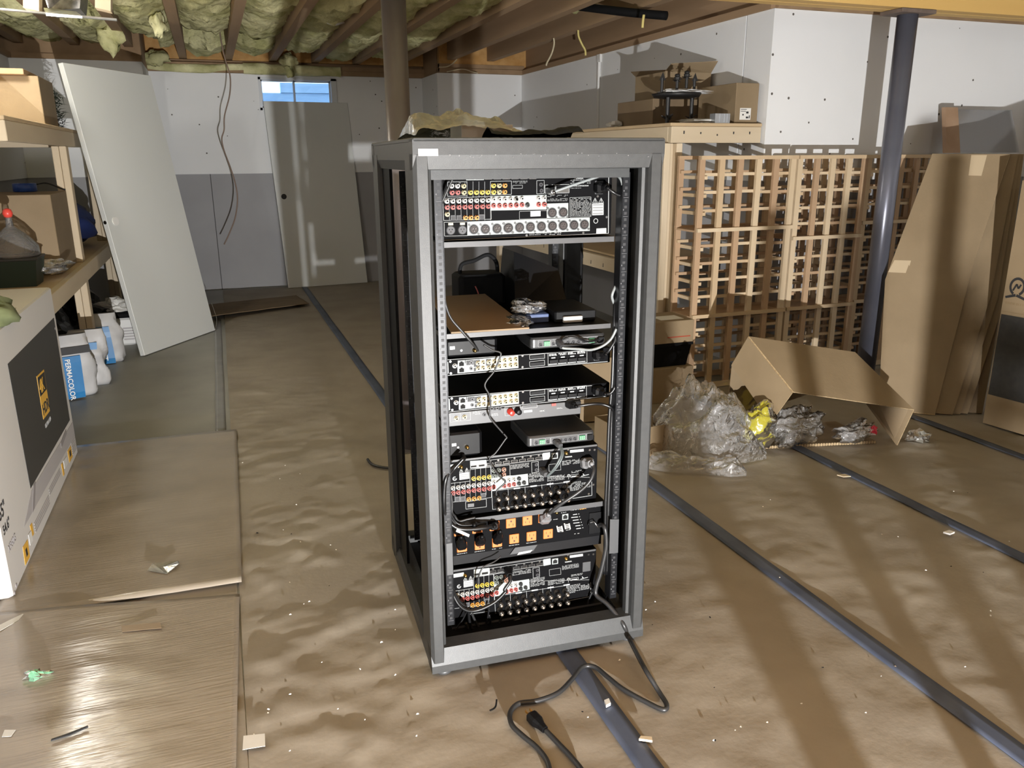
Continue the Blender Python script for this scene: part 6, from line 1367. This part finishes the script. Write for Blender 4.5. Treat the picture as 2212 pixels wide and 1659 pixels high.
slip('wood_chip', 'pale wood chip on the paper beside the rack cord', [(1380, 1600), (1384, 1594), (1408, 1596), (1409, 1604), (1395, 1602)], PINE, .014, .006)
slip('foam_chip', 'small square white foam chip beside the blue tape and cord', [(1305, 1518), (1315, 1514), (1319, 1524), (1309, 1529)], WHITE, .013, .008)
slip('foam_chip', 'white foam chip on the blue tape near the gaping box', [(2037, 1152), (2050, 1148), (2062, 1152), (2052, 1156)], WHITE, .014, .006)
slip('wood_chip', 'long pale wood chip on the tape before the gaping box', [(1808, 1027), (1825, 1025), (1838, 1030), (1822, 1031)], PINE, .014, .003)
cable('wire_scrap', 'short black bent wire on the paper before the rack', [gp(x, y, z) for x, y, z in ((1073, 1511, .022), (1071, 1525, .015), (1066, 1531, .014), (1058, 1535, .013))], .0022, BLACKP, 6)
cable('cord_end', 'dark cord lying on the floor beside the rack shadow edge', [gp(x, y, .014) for x, y in ((794, 992), (802, 1002), (818, 1008), (842, 1011), (870, 1012))], .006, CABD, 6)
cable('string_scrap', 'thin pale string by the foot of the leaning door', [gp(465, 712, .01), gp(468, 690, .03), gp(463, 672, .06), gp(457, 655, .09)], .002, PAPERW, 5)
R_ = random.Random(5); chip = [MB().add([(-1, -.7, 0), (1, -.5, 0), (.8, .6, 0), (-.6, .9, 0), (-.3, 0, .9), (.5, .2, .7)], [(0, 1, 5, 4), (1, 2, 5), (2, 3, 4, 5), (3, 0, 4), (3, 2, 1, 0)]).mesh('litter_crumb', mt) for mt in (WHITE, PINE, CARD_D, BLACKP)]
CR_ = [(556, 1152), (629, 1154), (649, 1171), (714, 1178), (726, 1188), (616, 1006), (648, 1024), (610, 934), (524, 1000), (824, 1388), (778, 1446), (580, 1533), (730, 1532), (900, 1590), (902, 1543), (668, 1300), (612, 1145), (1338, 1426), (1258, 1538), (1270, 1550), (1648, 1095), (1664, 1080), (1770, 1300), (1905, 1155), (1934, 1440), (2124, 1237), (2140, 1320), (1684, 1248), (1720, 1225), (1446, 1235), (1395, 1318), (1415, 1300), (2060, 1062), (2090, 1065), (2180, 1170), (1545, 1600), (1600, 1570), (1780, 1500), (1940, 1160), (1870, 1540)]
for k in range(70):
    x, y = CR_[k] if k < len(CR_) else (R_.uniform(530, 860) if R_.random() < .5 else R_.uniform(1400, 2190), R_.uniform(1000, 1640))
    p = gp(x, y, .010); s_ = R_.uniform(.0014, .0030)*(1.6 if k in (0, 9, 17) else 1)
    ci = R_.choice((0, 0, 0, 1, 2, 3)); wh = 'beside the bare concrete' if p[0] < .78 else 'under the equipment rack' if p[0] < 1.575 else 'under the clear plastic bag' if p[0] < 2.41 else 'under the gaping box'
    o = inst('litter_crumb', chip[ci], None, (p[0], p[1], .011), (0, 0, R_.uniform(0, 6.28)), (s_*1.3, s_, s_), label='tiny %s crumb on the paper runner %s' % (('white', 'pale wood', 'brown', 'black')[ci], wh), cat='litter', group='%s crumbs on the runner %s' % (('white', 'pale wood', 'brown', 'black')[ci], wh))
